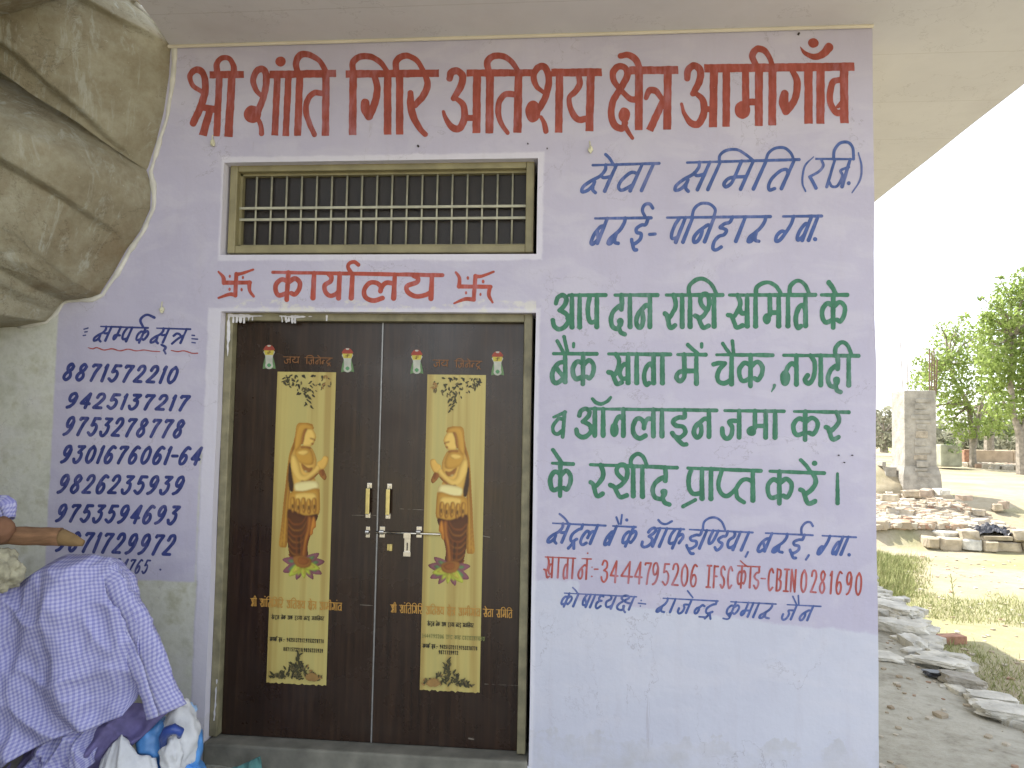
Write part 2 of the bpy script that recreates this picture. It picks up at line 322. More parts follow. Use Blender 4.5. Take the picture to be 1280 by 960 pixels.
class Line:
    def __init__(s, P, yh, yb, w, slant=0.0, hw=None):
        s.P = P; s.h = yh; s.b = yb; s.w = w; s.sl = slant; s.hw = hw or w*.85
    def yh(s, x): a = s.h; return a[1]+(x-a[0])*(a[3]-a[1])/(a[2]-a[0])
    def yb(s, x): a = s.b; return a[1]+(x-a[0])*(a[3]-a[1])/(a[2]-a[0])
    def pt(s, x, y):
        H = s.yb(x)-s.yh(x); xs = x+s.sl*(1-y)*H; return xs, s.yh(xs)+(s.yb(x)-s.yh(xs))*y
    def g(s, name, x0, x1, w=None):
        w = w or s.w; Hh = s.yb(x0)-s.yh(x0); x0 += w*.35
        if 'S' not in G[name]: x1 -= w*.35
        for k in G[name]:
            if k == 'S': s.st(x1, w)
            elif k[0] == 'e':
                x, y = s.pt(x0+(x1-x0)*k[1], k[2]); s.P.dot(x, y, (x1-x0)*k[3]+w*.2, Hh*k[4]+w*.1)
            else:
                pts = []
                for p in k:
                    x, y = s.pt(x0+(x1-x0)*p[0], p[1]); pts.append((x, y, p[2] if len(p) > 2 else 1.0))
                s.P.stroke(pts, w)
    def st(s, x, w=None):
        r = (w or s.w)/2; H = s.yb(x)-s.yh(x); a = s.pt(x, 0); b = s.pt(x, 1-r/H*.8); s.P.stroke([(a[0], a[1], .93), (b[0], b[1], 1.12)], w or s.w, False)
    def bar(s, x0, x1): s.P.stroke([(x0, s.yh(x0), .8), ((x0+x1)/2, s.yh((x0+x1)/2), .95), (x1, s.yh(x1), 1.05)], s.hw)
    def arch(s, x0, x1, top, w=None):
        "over the headline; x0, x1 and top in picture points at the headline"
        y0, y1 = s.yh(x0), s.yh(x1); h = y0-top; d = x1-x0
        s.P.stroke([(x0, y0, 1), (x0+d*.02, y0-h*.55, 1), (x0+d*.25, top+h*.08, .95), (x0+d*.52, top, .9), (x0+d*.8, top+h*.28, .9), (x1-d*.02, y1-h*.2, .9), (x1, y1, 1)], w or s.w*.95)
    def digits(s, txt, x0, x1, adv=None):
        wd = {'1': .55, '-': .6, ' ': .5, 'I': .6}
        tot = sum(wd.get(c, 1.0) for c in txt); u = (x1-x0)/tot; x = x0
        for c in txt:
            k = wd.get(c, 1.0)*u
            if c == '-':
                a, b = s.pt(x+k*.15, .52), s.pt(x+k*.8, .52); s.P.stroke([a, b], s.w)
            elif c in G: s.g(c, x+k*.07, x+k*.86)
            x += k
    def auto(s, toks, x0, x1):
        "small print: words of tokens, spaces ' ' between, laid out by letter width; draws the headlines too"
        wd = {'aa': .42, 'ii': .42, 'I_': .42, ' ': .7, 'ra': .85, 'ka': 1.3, 'e': 0, 'ai': 0, 'an': 0, 'rf': 0, 'uu': 0, 'nah': .6, 'mah': .6, '-': .6, ':': .3, '.': .3, ',': .3}
        H = s.yb(x0)-s.yh(x0); tot = sum(wd.get(t, .95) for t in toks); u = (x1-x0)/tot; x = x0; last = x0; ws = None; pend = None
        for t in toks+[' ']:
            k = wd.get(t, .95)*u
            if t == ' ':
                if ws is not None: s.bar(ws, x+u*.05)
                ws = None
            elif t in ('-', ':', '.', ','):
                y = s.yb(x)-(H*.45 if t == '-' else 0); s.P.stroke([(x, y), (x+(k*.6 if t == '-' else .01), y)], s.w)
                if t == ':': s.P.stroke([(x, y-H*.5), (x+.01, y-H*.5)], s.w)
            elif t in ('e', 'ai'): s.P.stroke([(last-u*.35, s.yh(last)-H*.38), (last, s.yh(last))], s.w)
            elif t == 'an': s.P.stroke([(last, s.yh(last)-H*.35), (last+.01, s.yh(last)-H*.35)], s.w*1.3)
            elif t == 'rf': s.P.stroke([(last, s.yh(last)), (last, s.yh(last)-H*.3), (last+u*.3, s.yh(last)-H*.3)], s.w)
            elif t == 'uu': s.P.stroke([(last-u*.3, s.yb(last)+H*.1), (last, s.yb(last)+H*.3)], s.w)
            else:
                if ws is None and not t.isdigit(): ws = x
                if t in ('aa', 'ii', 'I_'):
                    s.st(x+k*.7)
                    if t == 'ii': s.arch(last, x+k*.7, s.yh(x)-H*.35)
                    if t == 'I_': pend = x+k*.7
                    else: last = x+k*.7
                else:
                    s.g(t, x+k*.1, x+k*.88); last = x+k*.88
                    if pend is not None: s.arch(pend, last, s.yh(x)-H*.35); pend = None
            x += k
# ------------------------------------------------------------------ building
H_CEIL = 3.675; WX1 = 1.40
bld = empty('office_building', (-0.5, 0, 0), 'lilac painted office building with brown double door, barred vent window and hand painted Hindi signs', 'building')
def avg(pts, Y): P = [on_y(x, y, Y) for x, y in pts]; return P
def rect(xl, xr, yt, yb, Y):
    xm, ym = (xl[0]+xl[1])/2, (yt[0]+yb[0])/2
    X0 = sum(on_y(x, y, Y).x for x, y in ((xl[0], yt[0]), (xl[1], yb[0])))/2
    X1 = sum(on_y(x, y, Y).x for x, y in ((xr[0], yt[1]), (xr[1], yb[1])))/2
    Z1 = sum(on_y(x, y, Y).z for x, y in ((xl[0], yt[0]), (xr[0], yt[1])))/2
    Z0 = sum(on_y(x, y, Y).z for x, y in ((xl[1], yb[0]), (xr[1], yb[1])))/2
    return X0, X1, Z0, Z1
DO = rect((273, 258), (671, 660), (389, 391), (926, 950), 0.0)      # door opening in the wall face
WO = rect((280, 275), (672, 671), (203, 198), (318, 318), 0.0)      # vent opening
FD = 0.07                                                           # frames sit this far back
DF = rect((285, 262), (666, 657), (391, 393), (924, 946), FD); WF = rect((290, 286), (668, 667), (206, 202), (317, 317), FD)
DO = (DO[0], max(DO[1], DF[1]+.004), DO[2]-.03, DO[3]); SILL = DF[2]+.02
# wall sheet with two openings, cut from a grid so that it can be slightly uneven at its corner
def wall_mesh():
    xs = [-4.6, -3.6]+[DO[0], WO[0], DO[1], WO[1], WX1]; xs = sorted(set(xs)); zs = [-1.2, DO[2], DO[3], WO[2], WO[3], H_CEIL]
    zs = sorted(set([-1.2, -.6, DO[2]]+[DO[2]+(DO[3]-DO[2])*k/8 for k in range(1, 8)]+[DO[3], WO[2], (WO[2]+WO[3])/2, WO[3], 3.3, H_CEIL]))
    hole = lambda x, z: (DO[0] < x < DO[1] and DO[2] < z < DO[3]) or (WO[0] < x < WO[1] and WO[2] < z < WO[3])
    V = []; idx = {}; F = []
    def vi(x, y, z):
        k = (round(x, 4), round(y, 4), round(z, 4))
        if k not in idx:
            dx = 0
            if x == WX1: dx = .006*noise.noise(Vector((z*2.3, 5, 1)))+.003*noise.noise(Vector((z*9, 2, 1)))
            elif hole(x+.001, z) or hole(x-.001, z): dx = .005*noise.noise(Vector((z*4, x, 8)))
            idx[k] = len(V); V.append((x+dx, y, z))
        return idx[k]
    T = .23
    for i in range(len(xs)-1):
        for j in range(len(zs)-1):
            a, b, c, d = xs[i], xs[i+1], zs[j], zs[j+1]; h = hole((a+b)/2, (c+d)/2)
            if not h:
                F.append((vi(a, 0, c), vi(b, 0, c), vi(b, 0, d), vi(a, 0, d))); F.append((vi(a, T, c), vi(a, T, d), vi(b, T, d), vi(b, T, c)))
            for (p, q, e, f, nx, nz) in ((a, c, a, d, -1, 0), (b, d, b, c, 1, 0), (b, c, a, c, 0, -1), (a, d, b, d, 0, 1)):
                ii, jj = i+nx, j+nz
                out = ii < 0 or jj < 0 or ii >= len(xs)-1 or jj >= len(zs)-1
                nh = False if out else hole((xs[ii]+xs[ii+1])/2, (zs[jj]+zs[jj+1])/2)
                if (not h) and (out or nh): F.append((vi(p, 0, q), vi(e, 0, f), vi(e, T, f), vi(p, T, q)))
    return V, F
m = N('painted_plaster')
sep = m.n('ShaderNodeSeparateXYZ'); geo = m.n('ShaderNodeNewGeometry'); m.L(geo.outputs['Position'], sep.inputs[0])
PX, PY, PZ = sep.outputs
pos = geo.outputs['Position']
big = m.noise(1.6, 5, pos); mid = m.noise(7, 8, pos, .65); fine = m.noise(60, 6, pos, .7); streak = m.noise(3.0, 6, pos, .6, 0, (6, 1, .7))
wob = m.math('MULTIPLY', m.math('SUBTRACT', mid, .5), .10)
lil = m.mix(m.ramp(big, [(.3, (0,)*3), (.7, (1,)*3)]), lin((183, 179, 200)), lin((194, 190, 209)))
whit = m.mix(m.ramp(big, [(.3, (0,)*3), (.7, (1,)*3)]), lin((194, 196, 211)), lin((203, 205, 218)))
raw = m.ramp(m.math('ADD', m.math('MULTIPLY', mid, .6), m.math('MULTIPLY', m.noise(2.3, 8, pos, .7, .5), .4)), [(.34, lin((156, 154, 132))), (.42, lin((186, 187, 172))), (.52, lin((206, 207, 196))), (.6, lin((184, 184, 164))), (.7, lin((160, 157, 132)))])
def ge(a, b): # soft edge
    return m.math('MULTIPLY', m.math('MINIMUM', m.math('MAXIMUM', m.math('ADD', m.math('SUBTRACT', a, b), .006), 0.0), .012), 1/.012)
A = on_y(690, 748, 0); B = on_y(1090, 792, 0); sl_ = (B.z-A.z)/(B.x-A.x)
line = m.math('ADD', m.math('MULTIPLY', m.math('SUBTRACT', PX, A.x), sl_), A.z)
lowr = ge(m.math('ADD', line, m.math('MULTIPLY', wob, .7)), PZ)                         # 1 below the lilac block
xr_ = (DO[1]-.01)
rightside = m.math('GREATER_THAN', PX, xr_)
corner = m.math('MULTIPLY', ge(A.x+.13, m.math('ADD', PX, m.math('MULTIPLY', wob, .9))), ge(on_y(700, 725, 0).z, m.math('ADD', PZ, wob)))
low = m.math('MULTIPLY', rightside, m.math('MAXIMUM', lowr, corner))
col = m.mix(low, lil, whit)
# trims of whiter wash round the openings
def trim(x0, x1, z0, z1):
    a = m.math('MINIMUM', m.math('SUBTRACT', PX, x0), m.math('SUBTRACT', x1, PX)); b = m.math('MINIMUM', m.math('SUBTRACT', PZ, z0), m.math('SUBTRACT', z1, PZ))
    return ge(m.math('ADD', m.math('MINIMUM', a, b), m.math('MULTIPLY', wob, .35)), 0.0)
col = m.mix(m.math('MULTIPLY', trim(DO[0]-.07, DO[1]+.02, -2, DO[3]+.02), .55), col, lin((226, 224, 232)))
col = m.mix(m.math('MULTIPLY', trim(WO[0]-.01, WO[1]+.03, WO[2]-.03, WO[3]+.03), .6), col, lin((224, 222, 232)))
# raw plaster at far left and below the number panel
L0 = on_y(64, 560, 0).x; Lb = on_y(150, 724, 0).z; Lr = on_y(246, 660, 0).x; Lt = on_y(250, 560, 0).z
r1 = ge(L0, m.math('ADD', PX, m.math('MULTIPLY', wob, .25)))
r2 = m.math('MULTIPLY', ge(Lb, m.math('ADD', PZ, m.math('MULTIPLY', wob, .2))), ge(DO[0]-.075, m.math('ADD', PX, m.math('MULTIPLY', wob, .4))))
r3 = m.math('MULTIPLY', m.math('MULTIPLY', ge(PX, m.math('ADD', Lr, m.math('MULTIPLY', wob, .3))), ge(DO[0]-.075, m.math('ADD', PX, m.math('MULTIPLY', wob, .4)))), ge(Lt, m.math('ADD', PZ, m.math('MULTIPLY', wob, 3))))
rawm = m.math('MAXIMUM', r1, m.math('MAXIMUM', r2, m.math('MULTIPLY', r3, .8)))
col = m.mix(rawm, col, raw)
# thin pale cream patches above the door, hairline drips, grime specks
cz = on_y(450, 382, 0).z
cream = m.math('MULTIPLY', m.math('MULTIPLY', ge(m.math('ADD', .03, m.math('MULTIPLY', wob, .6)), m.math('ABSOLUTE', m.math('SUBTRACT', PZ, cz))), m.ramp(m.noise(5.0, 8, pos, .7, 0, (1, 1, 1.6)), [(.5, (0,)*3), (.56, (1,)*3)])), m.math('MULTIPLY', m.math('GREATER_THAN', PX, DO[0]), m.math('LESS_THAN', PX, DO[1])))
col = m.mix(m.math('MULTIPLY', cream, .5), col, lin((226, 224, 200)))
spk = m.math('GREATER_THAN', m.noise(38, 2, pos, .5), .785)
col = m.mix(m.math('MULTIPLY', spk, .35), col, lin((120, 110, 100)))
col = m.mix(m.math('MULTIPLY', m.ramp(streak, [(.52, (0,)*3), (.75, (1,)*3)]), .16), col, lin((176, 168, 176)))
dirt = m.math('MULTIPLY', ge(m.math('ADD', m.math('MULTIPLY', mid, .5), -.1), PZ), m.ramp(mid, [(.4, (0,)*3), (.7, (1,)*3)]))
col = m.mix(m.math('MULTIPLY', dirt, .35), col, lin((170, 165, 150)))
tw_ = m.noise(2.6, 5, pos, .6, .8, (1, 1, 2.2)); col = m.mix(m.math('MULTIPLY', m.ramp(tw_, [(.48, (0,)*3), (.6, (1,)*3)]), .22), col, lin((214, 212, 220)))
hc = m.math('MULTIPLY', m.math('LESS_THAN', m.math('ABSOLUTE', m.math('SUBTRACT', m.noise(1.3, 10, pos, .6, .3), .5)), .0013), m.ramp(big, [(.45, (0,)*3), (.55, (1,)*3)])); col = m.mix(m.math('MULTIPLY', hc, .4), col, lin((130, 122, 130)))
sc_ = m.math('MULTIPLY', m.math('GREATER_THAN', m.noise(5, 6, pos, .8, .5, (1, 1, .12)), .68), .3); col = m.mix(sc_, col, lin((160, 152, 160)))
m.bump(m.math('ADD', m.math('MULTIPLY', big, 1.2), m.math('ADD', m.math('MULTIPLY', mid, .35), m.math('MULTIPLY', fine, .06))), .6, .02)
WALLM = m.end(col, .75, spec=.25)
V, F = wall_mesh()
wall = mesh('wall', V, F, WALLM, bld)
CREAM = simple('cream_limewash', lin((214, 206, 190)), .85, .05, 2.2, .25, bd=.01)
KHAKI = simple('khaki_enamel', lin((140, 132, 98)), .45, .1, 9, .1)
KHAKI2 = simple('khaki_enamel_weathered', lin((130, 124, 98)), .5, .16, 14, .12)
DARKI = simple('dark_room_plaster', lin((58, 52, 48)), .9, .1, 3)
b = MB(); b.box(-4.6, -4.4, .232, 7.6, -1.2, H_CEIL); b.box(WX1-.21, WX1-.004, .232, 7.6, -1.2, H_CEIL); b.box(-4.398, WX1-.212, 7.4, 7.6, -1.2, H_CEIL)
b.build('side_wall', CREAM, bld)
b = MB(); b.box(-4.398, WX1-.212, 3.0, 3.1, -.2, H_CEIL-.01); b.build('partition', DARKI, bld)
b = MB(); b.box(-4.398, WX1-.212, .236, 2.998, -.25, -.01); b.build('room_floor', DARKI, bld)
# roof slab: soffit limewashed; subdivided so that its edge is a little uneven
NP = sorted((on_z(x, y, H_CEIL).y, on_z(x, y, H_CEIL).x) for x, y in ((214, 60), (190, 22), (168, 0), (150, -60), (140, -140))); NY = [p[0] for p in NP]; NX = [p[1] for p in NP]
bm = bmesh.new(); bmesh.ops.create_grid(bm, x_segments=24, y_segments=43, size=.5)
for v in bm.verts:
    y = -2.25+(v.co.y+.5)*10.75; xb = -5.2  # unseen front overhang lengthened to keep sky light off the upper wall
    if y < .01:
        xb = np.interp(y, NY, NX)
    x = xb+(v.co.x+.5)*(2.489-xb); e = .012*noise.noise(Vector((y*1.1, 3, 0)))+.006*noise.noise(Vector((y*5, 3, 0))) if v.co.x > .499 else 0
    v.co = Vector((x+e, y, H_CEIL))
ex = bmesh.ops.extrude_face_region(bm, geom=bm.faces[:])
for v in [g for g in ex['geom'] if isinstance(g, bmesh.types.BMVert)]: v.co.z += .14
bmesh.ops.recalc_face_normals(bm, faces=bm.faces[:]); bm.verts.index_update()
sm = N('soffit_limewash'); f1 = sm.noise(1.1, 6, rough=.6); f2 = sm.noise(9, 6, rough=.65)
c = sm.ramp(f1, [(.3, lin((204, 202, 204))), (.55, lin((213, 211, 212))), (.75, lin((200, 197, 198)))])
c = sm.mix(sm.math('MULTIPLY', sm.ramp(sm.noise(3.0, 8, rough=.75, stretch=(1, .25, 1)), [(.55, (0,)*3), (.75, (1,)*3)]), .12), c, lin((180, 170, 156)))
gs = sm.n('ShaderNodeNewGeometry').outputs['Position']; sp_ = sm.n('ShaderNodeSeparateXYZ'); sm.L(gs, sp_.inputs[0])
bd_ = sm.math('ABSOLUTE', sm.math('SUBTRACT', sm.math('FRACT', sm.math('ADD', sm.math('MULTIPLY', sp_.outputs[1], 1/.62), sm.math('MULTIPLY', f2, .03))), .5)); bl_ = sm.math('MULTIPLY', sm.math('LESS_THAN', bd_, .006), .22)
c = sm.mix(bl_, c, lin((150, 142, 130)))
ck = sm.math('LESS_THAN', sm.math('ABSOLUTE', sm.math('SUBTRACT', sm.noise(1.6, 9, gs, .62), .5)), .0022); c = sm.mix(sm.math('MULTIPLY', ck, .2), c, lin((110, 100, 90)))
c = sm.mix(sm.math('MULTIPLY', sm.ramp(sm.noise(.8, 7, gs, .7), [(.52, (0,)*3), (.66, (1,)*3)]), .14), c, lin((184, 174, 160)))
sm.bump(sm.math('ADD', f1, sm.math('MULTIPLY', f2, .3)), .3, .02); SOFF = sm.end(c, .85)
mesh('roof_slab', [tuple(v.co) for v in bm.verts], [[v.index for v in f.verts] for f in bm.faces], SOFF, bld); bm.free()
b = MB(); b.tube([(-2.6+k*.2, -.012-.004*noise.noise(Vector((k, 1, 1))), H_CEIL-.006) for k in range(21)], .010, 6); b.build('ceiling_joint', CREAM, bld, True)
b = MB(); b.tube([(-4.6, -.006, H_CEIL-.008), (-2.6, -.006, H_CEIL-.008)], .012, 6)

# frames
def frame(name, R, w, y0, y1, mat, bottom=True):
    x0, x1, z0, z1 = R; o = MB()
    o.box(x0, x0+w, y0, y1, z0, z1, .006); o.box(x1-w, x1, y0, y1, z0, z1, .006); o.box(x0+w, x1-w, y0+.002, y1, z1-w, z1, .006)
    if bottom: o.box(x0+w, x1-w, y0+.002, y1, z0, z0+w, .006)
    return o.build(name, mat, bld)
wf = frame('window_frame', WF, .042, FD-.02, FD+.07, KHAKI)
x0, x1, z0, z1 = WF; w = .042
b = MB(); b.box(x0+w, x1-w, FD+.02, FD+.06, z0+w, z0+w+.012); b.box(x0+w, x1-w, FD+.02, FD+.06, z1-w-.012, z1-w); b.box(x0+w, x0+w+.012, FD+.02, FD+.06, z0+w, z1-w); b.build('inner_bead', KHAKI, wf)
BARM = simple('painted_iron_bar', lin((170, 168, 148)), .45, .1, 20, metal=.2)
for k in range(18):
    px = 319+(640-319)*k/17.0
    P = on_y(px, 270, FD+.03); o = MB(); o.tube([(P.x, FD+.035, z0+w), (P.x+.002*noise.noise(Vector((k, 0, 0))), FD+.035, z1-w)], .0054, 8); o.build('window_bar', BARM, wf, True)
for py in (259, 273.5):
    Z = on_y(480, py, FD+.02).z; o = MB(); o.box(x0+w, x1-w, FD+.016, FD+.026, Z-.007, Z+.007, .002); o.build('cross_bar', BARM, wf)
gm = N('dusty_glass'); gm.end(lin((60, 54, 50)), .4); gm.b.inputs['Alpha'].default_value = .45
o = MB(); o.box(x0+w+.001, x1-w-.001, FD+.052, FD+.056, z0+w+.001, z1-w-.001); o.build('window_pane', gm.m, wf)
df = frame('door_frame', (DF[0], DF[1], DF[2]+.02, DF[3]), .043, FD-.02, FD+.07, KHAKI2, False)
# white wash smeared over the frame head and its left post
m2 = simple('limewash_smear', lin((214, 212, 214)), .9, .08, 20, .3)
P = Paint(.5, .8); random.seed(3)
P.stroke([(288, 394, 1), (310, 395, .8), (330, 395, .2)], 4); P.stroke([(350, 395, .3), (370, 396, .8), (390, 395.5, .3)], 3.5)
for q in (292, 296, 301, 306, 311, 352, 357, 361, 365, 369, 408, 300, 316): P.stroke([(q, 395), (q+random.uniform(-1, 1), 399+random.uniform(1, 5))], 1.8)
P.stroke([(286, 394, 1), (285.5, 420, 1.1), (284.5, 445, .3)], 3.4); P.stroke([(271, 850, .2), (269, 880, .7), (267.5, 900, .3)], 3)
P.mesh('limewash_smear', m2.name and m2, FD-.0215, df)
# sill
SM = simple('worn_stone_sill', lin((120, 118, 108)), .85, .18, 6, .4, bd=.006)
x0, x1, z0, z1 = DF
o = MB(); o.box(DO[0]+.003, DO[1]-.006, -.015, .228, z0-.13, z0+.012, .012); o.build('door_sill', SM, bld)
# door leaves
dm = N('brown_laminate'); g = dm.noise(3, 6, stretch=(14, 14, .6)); gg = dm.noise(40, 4, stretch=(6, 6, .2))
c = dm.ramp(dm.math('ADD', dm.math('MULTIPLY', g, .7), dm.math('MULTIPLY', gg, .3)), [(.35, lin((36, 25, 20))), (.5, lin((46, 32, 25))), (.65, lin((60, 43, 32)))])
c = dm.mix(dm.math('MULTIPLY', dm.ramp(dm.noise(2.1, 7, rough=.7), [(.5, (0,)*3), (.8, (1,)*3)]), .15), c, lin((80, 74, 68)))
LAM = dm.end(c, dm.ramp(dm.noise(4, 6), [(.3, (.2,)*3), (.7, (.38,)*3)]))
ALU = simple('dull_aluminium', lin((150, 150, 150)), .4, .08, 30, metal=.6)
STEEL = simple('bright_steel', lin((205, 200, 190)), .25, .06, 30, metal=1.0)
BRASS = simple('brassy_steel', lin((205, 190, 130)), .3, .06, 30, metal=.9)
LY = FD+.03
xl = on_y(300, 404, LY).x; xl = DF[0]+.043; xr = DF[1]-.043; xm = (on_y(479, 405, LY).x+on_y(464, 925, LY).x)/2
zb, zt = z0+.012+.004, z1-.043
leaves = []
for (a, c_) in ((xl+.002, xm-.004), (xm+.004, xr-.002)):
    o = MB(); o.box(a, c_, LY, LY+.035, zb, zt, .003); leaves.append(o.build('door_leaf', LAM, bld))
o = MB(); o.box(xm-.0038, xm+.0038, LY-.004, LY+.03, zb, zt-.001, .0012); o.build('edge_strip', ALU, leaves[1])
# hairline scratches in the laminate
SCR = simple('pale_scratch', lin((120, 112, 100)), .6, .1, 30)
P = Paint(.3, .2); P.stroke([(440, 644), (470, 644.3)], .5); P.mesh('scratch', SCR, LY-.0006, leaves[0]); P = Paint(.3, .2); P.stroke([(450, 756), (466, 757)], .6); P.mesh('scratch', SCR, LY-.0006, leaves[0])
for q in (((500, 636), (545, 638), .4), ((606, 855), (650, 857), .4), ((604, 670), (612, 671.5), 1.0), ((586, 923), (592, 924), 1.5)): P = Paint(.3, .2); P.stroke([q[0], q[1]], q[2]); P.mesh('scratch', SCR, LY-.0006, leaves[1])

# handles, bolt, latch
def hw(x, y): return on_y(x, y, LY)
def handle(px0, py0, px1, py1, leaf):
    a, b_ = hw(px0, py0), hw(px1, py1)
    for p in (a, b_):
        o = MB(); o.box(p.x-.013, p.x+.013, LY-.004, LY-.0003, p.z-.014, p.z+.014, .0015); o.box(p.x-.006, p.x+.006, LY-.028, LY-.004, p.z-.006, p.z+.006, .001); o.build('handle_mount', STEEL, leaf)
    o = MB(); zz = (a.z, b_.z); o.box(a.x-.011, a.x+.011, LY-.036, LY-.026, b_.z+.008, a.z-.012, .003); o.build('door_handle', BRASS, leaf)
handle(462, 607, 460, 644, leaves[0]); handle(487, 608, 485, 645, leaves[1])
def bracket(px, py, leaf, s=.014):
    p = hw(px, py); o = MB()
    o.box(p.x-s, p.x+s, LY-.004, LY-.0003, p.z+.006, p.z+.028, .001); o.box(p.x-s, p.x+s, LY-.004, LY-.0003, p.z-.028, p.z-.006, .001)
    o.tube([(p.x-s*.8, LY-.012, p.z), (p.x+s*.8, LY-.012, p.z)], .012, 10); o.build('bolt_bracket', STEEL, leaf)
bracket(460, 665, leaves[0], .011); bracket(478, 665, leaves[1]); bracket(524, 665, leaves[1])
a, c_ = hw(470, 665), hw(551, 665.5); o = MB(); o.tube([(a.x, LY-.012, a.z), (c_.x, LY-.012, a.z)], .0062, 10); o.build('sliding_bolt', STEEL, leaves[1], True)
p, q = hw(510, 667), hw(509.5, 694); o = MB(); o.box(p.x-.019, p.x+.019, LY-.022, LY-.016, p.z-.022, p.z+.006, .001); o.box(p.x-.016, p.x+.016, LY-.012, LY-.006, q.z+.018, p.z-.018, .001); o.box(q.x-.019, q.x+.019, LY-.02, LY-.003, q.z-.004, q.z+.02, .001)
ht = o.build('bolt_hasp', STEEL, leaves[1]); o = MB(); o.box(p.x-.003, p.x+.003, LY-.0135, LY-.0122, q.z+.026, p.z-.045); o.build('hasp_slot', DARKI, leaves[1])
p = hw(487, 684); o = MB(); o.box(p.x-.012, p.x-.002, LY-.006, LY-.0003, p.z-.016, p.z+.016, .001); o.box(p.x+.001, p.x+.016, LY-.014, LY-.0003, p.z-.017, p.z+.017, .001); o.build('lock_plate', BRASS, leaves[1])

# ------------------------------------------------------------------ the painted signs (flat lettering 1.2 mm proud of the plaster)
LET = -0.0012
T = Paint(.45, .3)
def tr(ox, oy, s, strokes):
    for st in strokes:
        k = st[0]
        if k == 'b': T.bar(*(ox+st[1]/s, oy+st[2]/s, ox+st[3]/s, oy+st[4]/s), st[5]/s, (st[6]/s if len(st) > 6 else None))
        elif k == 'o': T.dot(ox+st[1]/s, oy+st[2]/s, st[3]/s, st[4]/s)
        else: T.stroke([(ox+p[0]/s, oy+p[1]/s)+((p[2],) if len(p) > 2 else ()) for p in st[1]], k/s)
tr(200, 40, 4, [
 (34, [(212, 300, .7), (165, 268, .7), (150, 218, .8), (182, 188), (218, 212), (226, 290, 1.05), (205, 370, 1.1), (166, 455, 1.1)]), (34, [(222, 378), (262, 385), (290, 392)]), ('b', 248, 395, 214, 518, 36, 40),
 ('b', 297, 215, 283, 522, 34), ('b', 360, 215, 342, 524, 38, 42), (33, [(285, 200), (284, 160, .9), (308, 130, .8), (345, 133, .8), (366, 165, .85), (370, 200)]), ('b', 247, 214, 420, 212, 36),
 (34, [(508, 322, .6), (478, 285, .8), (466, 235, .9), (490, 190), (522, 192), (532, 240), (522, 310), (505, 360), (490, 395)]), ('o', 462, 411, 43, 44), (24, [(488, 430, .8), (505, 470), (508, 508, 1.1)]),
 ('b', 587, 215, 574, 517, 34), ('b', 643, 215, 628, 520, 33), ('o', 603, 148, 26, 25), ('b', 548, 213, 881, 207, 38),
 ('b', 699, 215, 688, 520, 36), (34, [(690, 205, .9), (680, 160, .95), (698, 118, 1), (740, 112, .95), (790, 138, .8), (815, 170, .8), (832, 205, .9)]), (30, [(815, 308), (770, 305), (738, 340), (730, 395), (746, 455, .9), (772, 512, .9)]), ('b', 830, 215, 827, 519, 37),
 ('b', 966, 215, 963, 516, 38), (34, [(965, 205, .9), (966, 150, .95), (1005, 122), (1060, 126, .9), (1105, 155, .8), (1140, 205, .8)]), (34, [(1074, 225, .9), (1086, 275), (1078, 340, 1.05), (1056, 400, 1.15), (1044, 424, 1)]), (40, [(1026, 355, 1.1), (1028, 385, 1.2), (1044, 420, 1.1)]), ('b', 1138, 215, 1138, 514, 38),
 ('b', 1198, 215, 1198, 513, 37)])
tr(480, 40, 4, [
 ('b', -192, 210, 275, 206, 38), (33, [(62, 205, .9), (60, 150), (90, 122), (130, 122, .9), (170, 150, .8), (200, 200, .8)]), (34, [(210, 225, .9), (218, 265), (196, 320), (155, 366, .9)]), (38, [(132, 305, .8), (134, 370, 1), (150, 430), (178, 480, .8), (206, 512, .7)]),
 (36, [(328, 232, .9), (338, 202), (370, 196), (394, 225), (382, 275), (348, 332, .8)]), (36, [(358, 330, .6), (396, 365, .9), (402, 430), (376, 482), (335, 472, .9), (306, 425, .6), (297, 398, .4)]), ('b', 408, 430, 460, 429, 32), ('b', 465, 215, 462, 506, 40),
 ('b', 413, 205, 760, 204, 36), ('b', 530, 215, 527, 507, 40), (34, [(525, 200, .9), (516, 150), (545, 122), (590, 120, .95), (635, 145, .8), (672, 200, .8)]), (30, [(655, 312), (606, 312), (576, 350), (572, 410), (590, 465, .85), (618, 503, .7)]), ('b', 673, 215, 667, 504, 38, 42),
 (34, [(795, 300, .6), (762, 270, .8), (748, 215, .9), (775, 175), (808, 180), (824, 235), (812, 310), (785, 370), (760, 405, .8)]), ('o', 745, 396, 38, 55), (26, [(785, 425, .7), (802, 460), (810, 497, 1)]), ('b', 878, 215, 873, 503, 38),
 ('b', 836, 203, 1090, 201, 40), (32, [(975, 220, .9), (978, 262), (955, 300), (926, 330, .8), (936, 390, .9), (968, 436), (1010, 434)]), ('b', 1034, 215, 1027, 496, 40)])
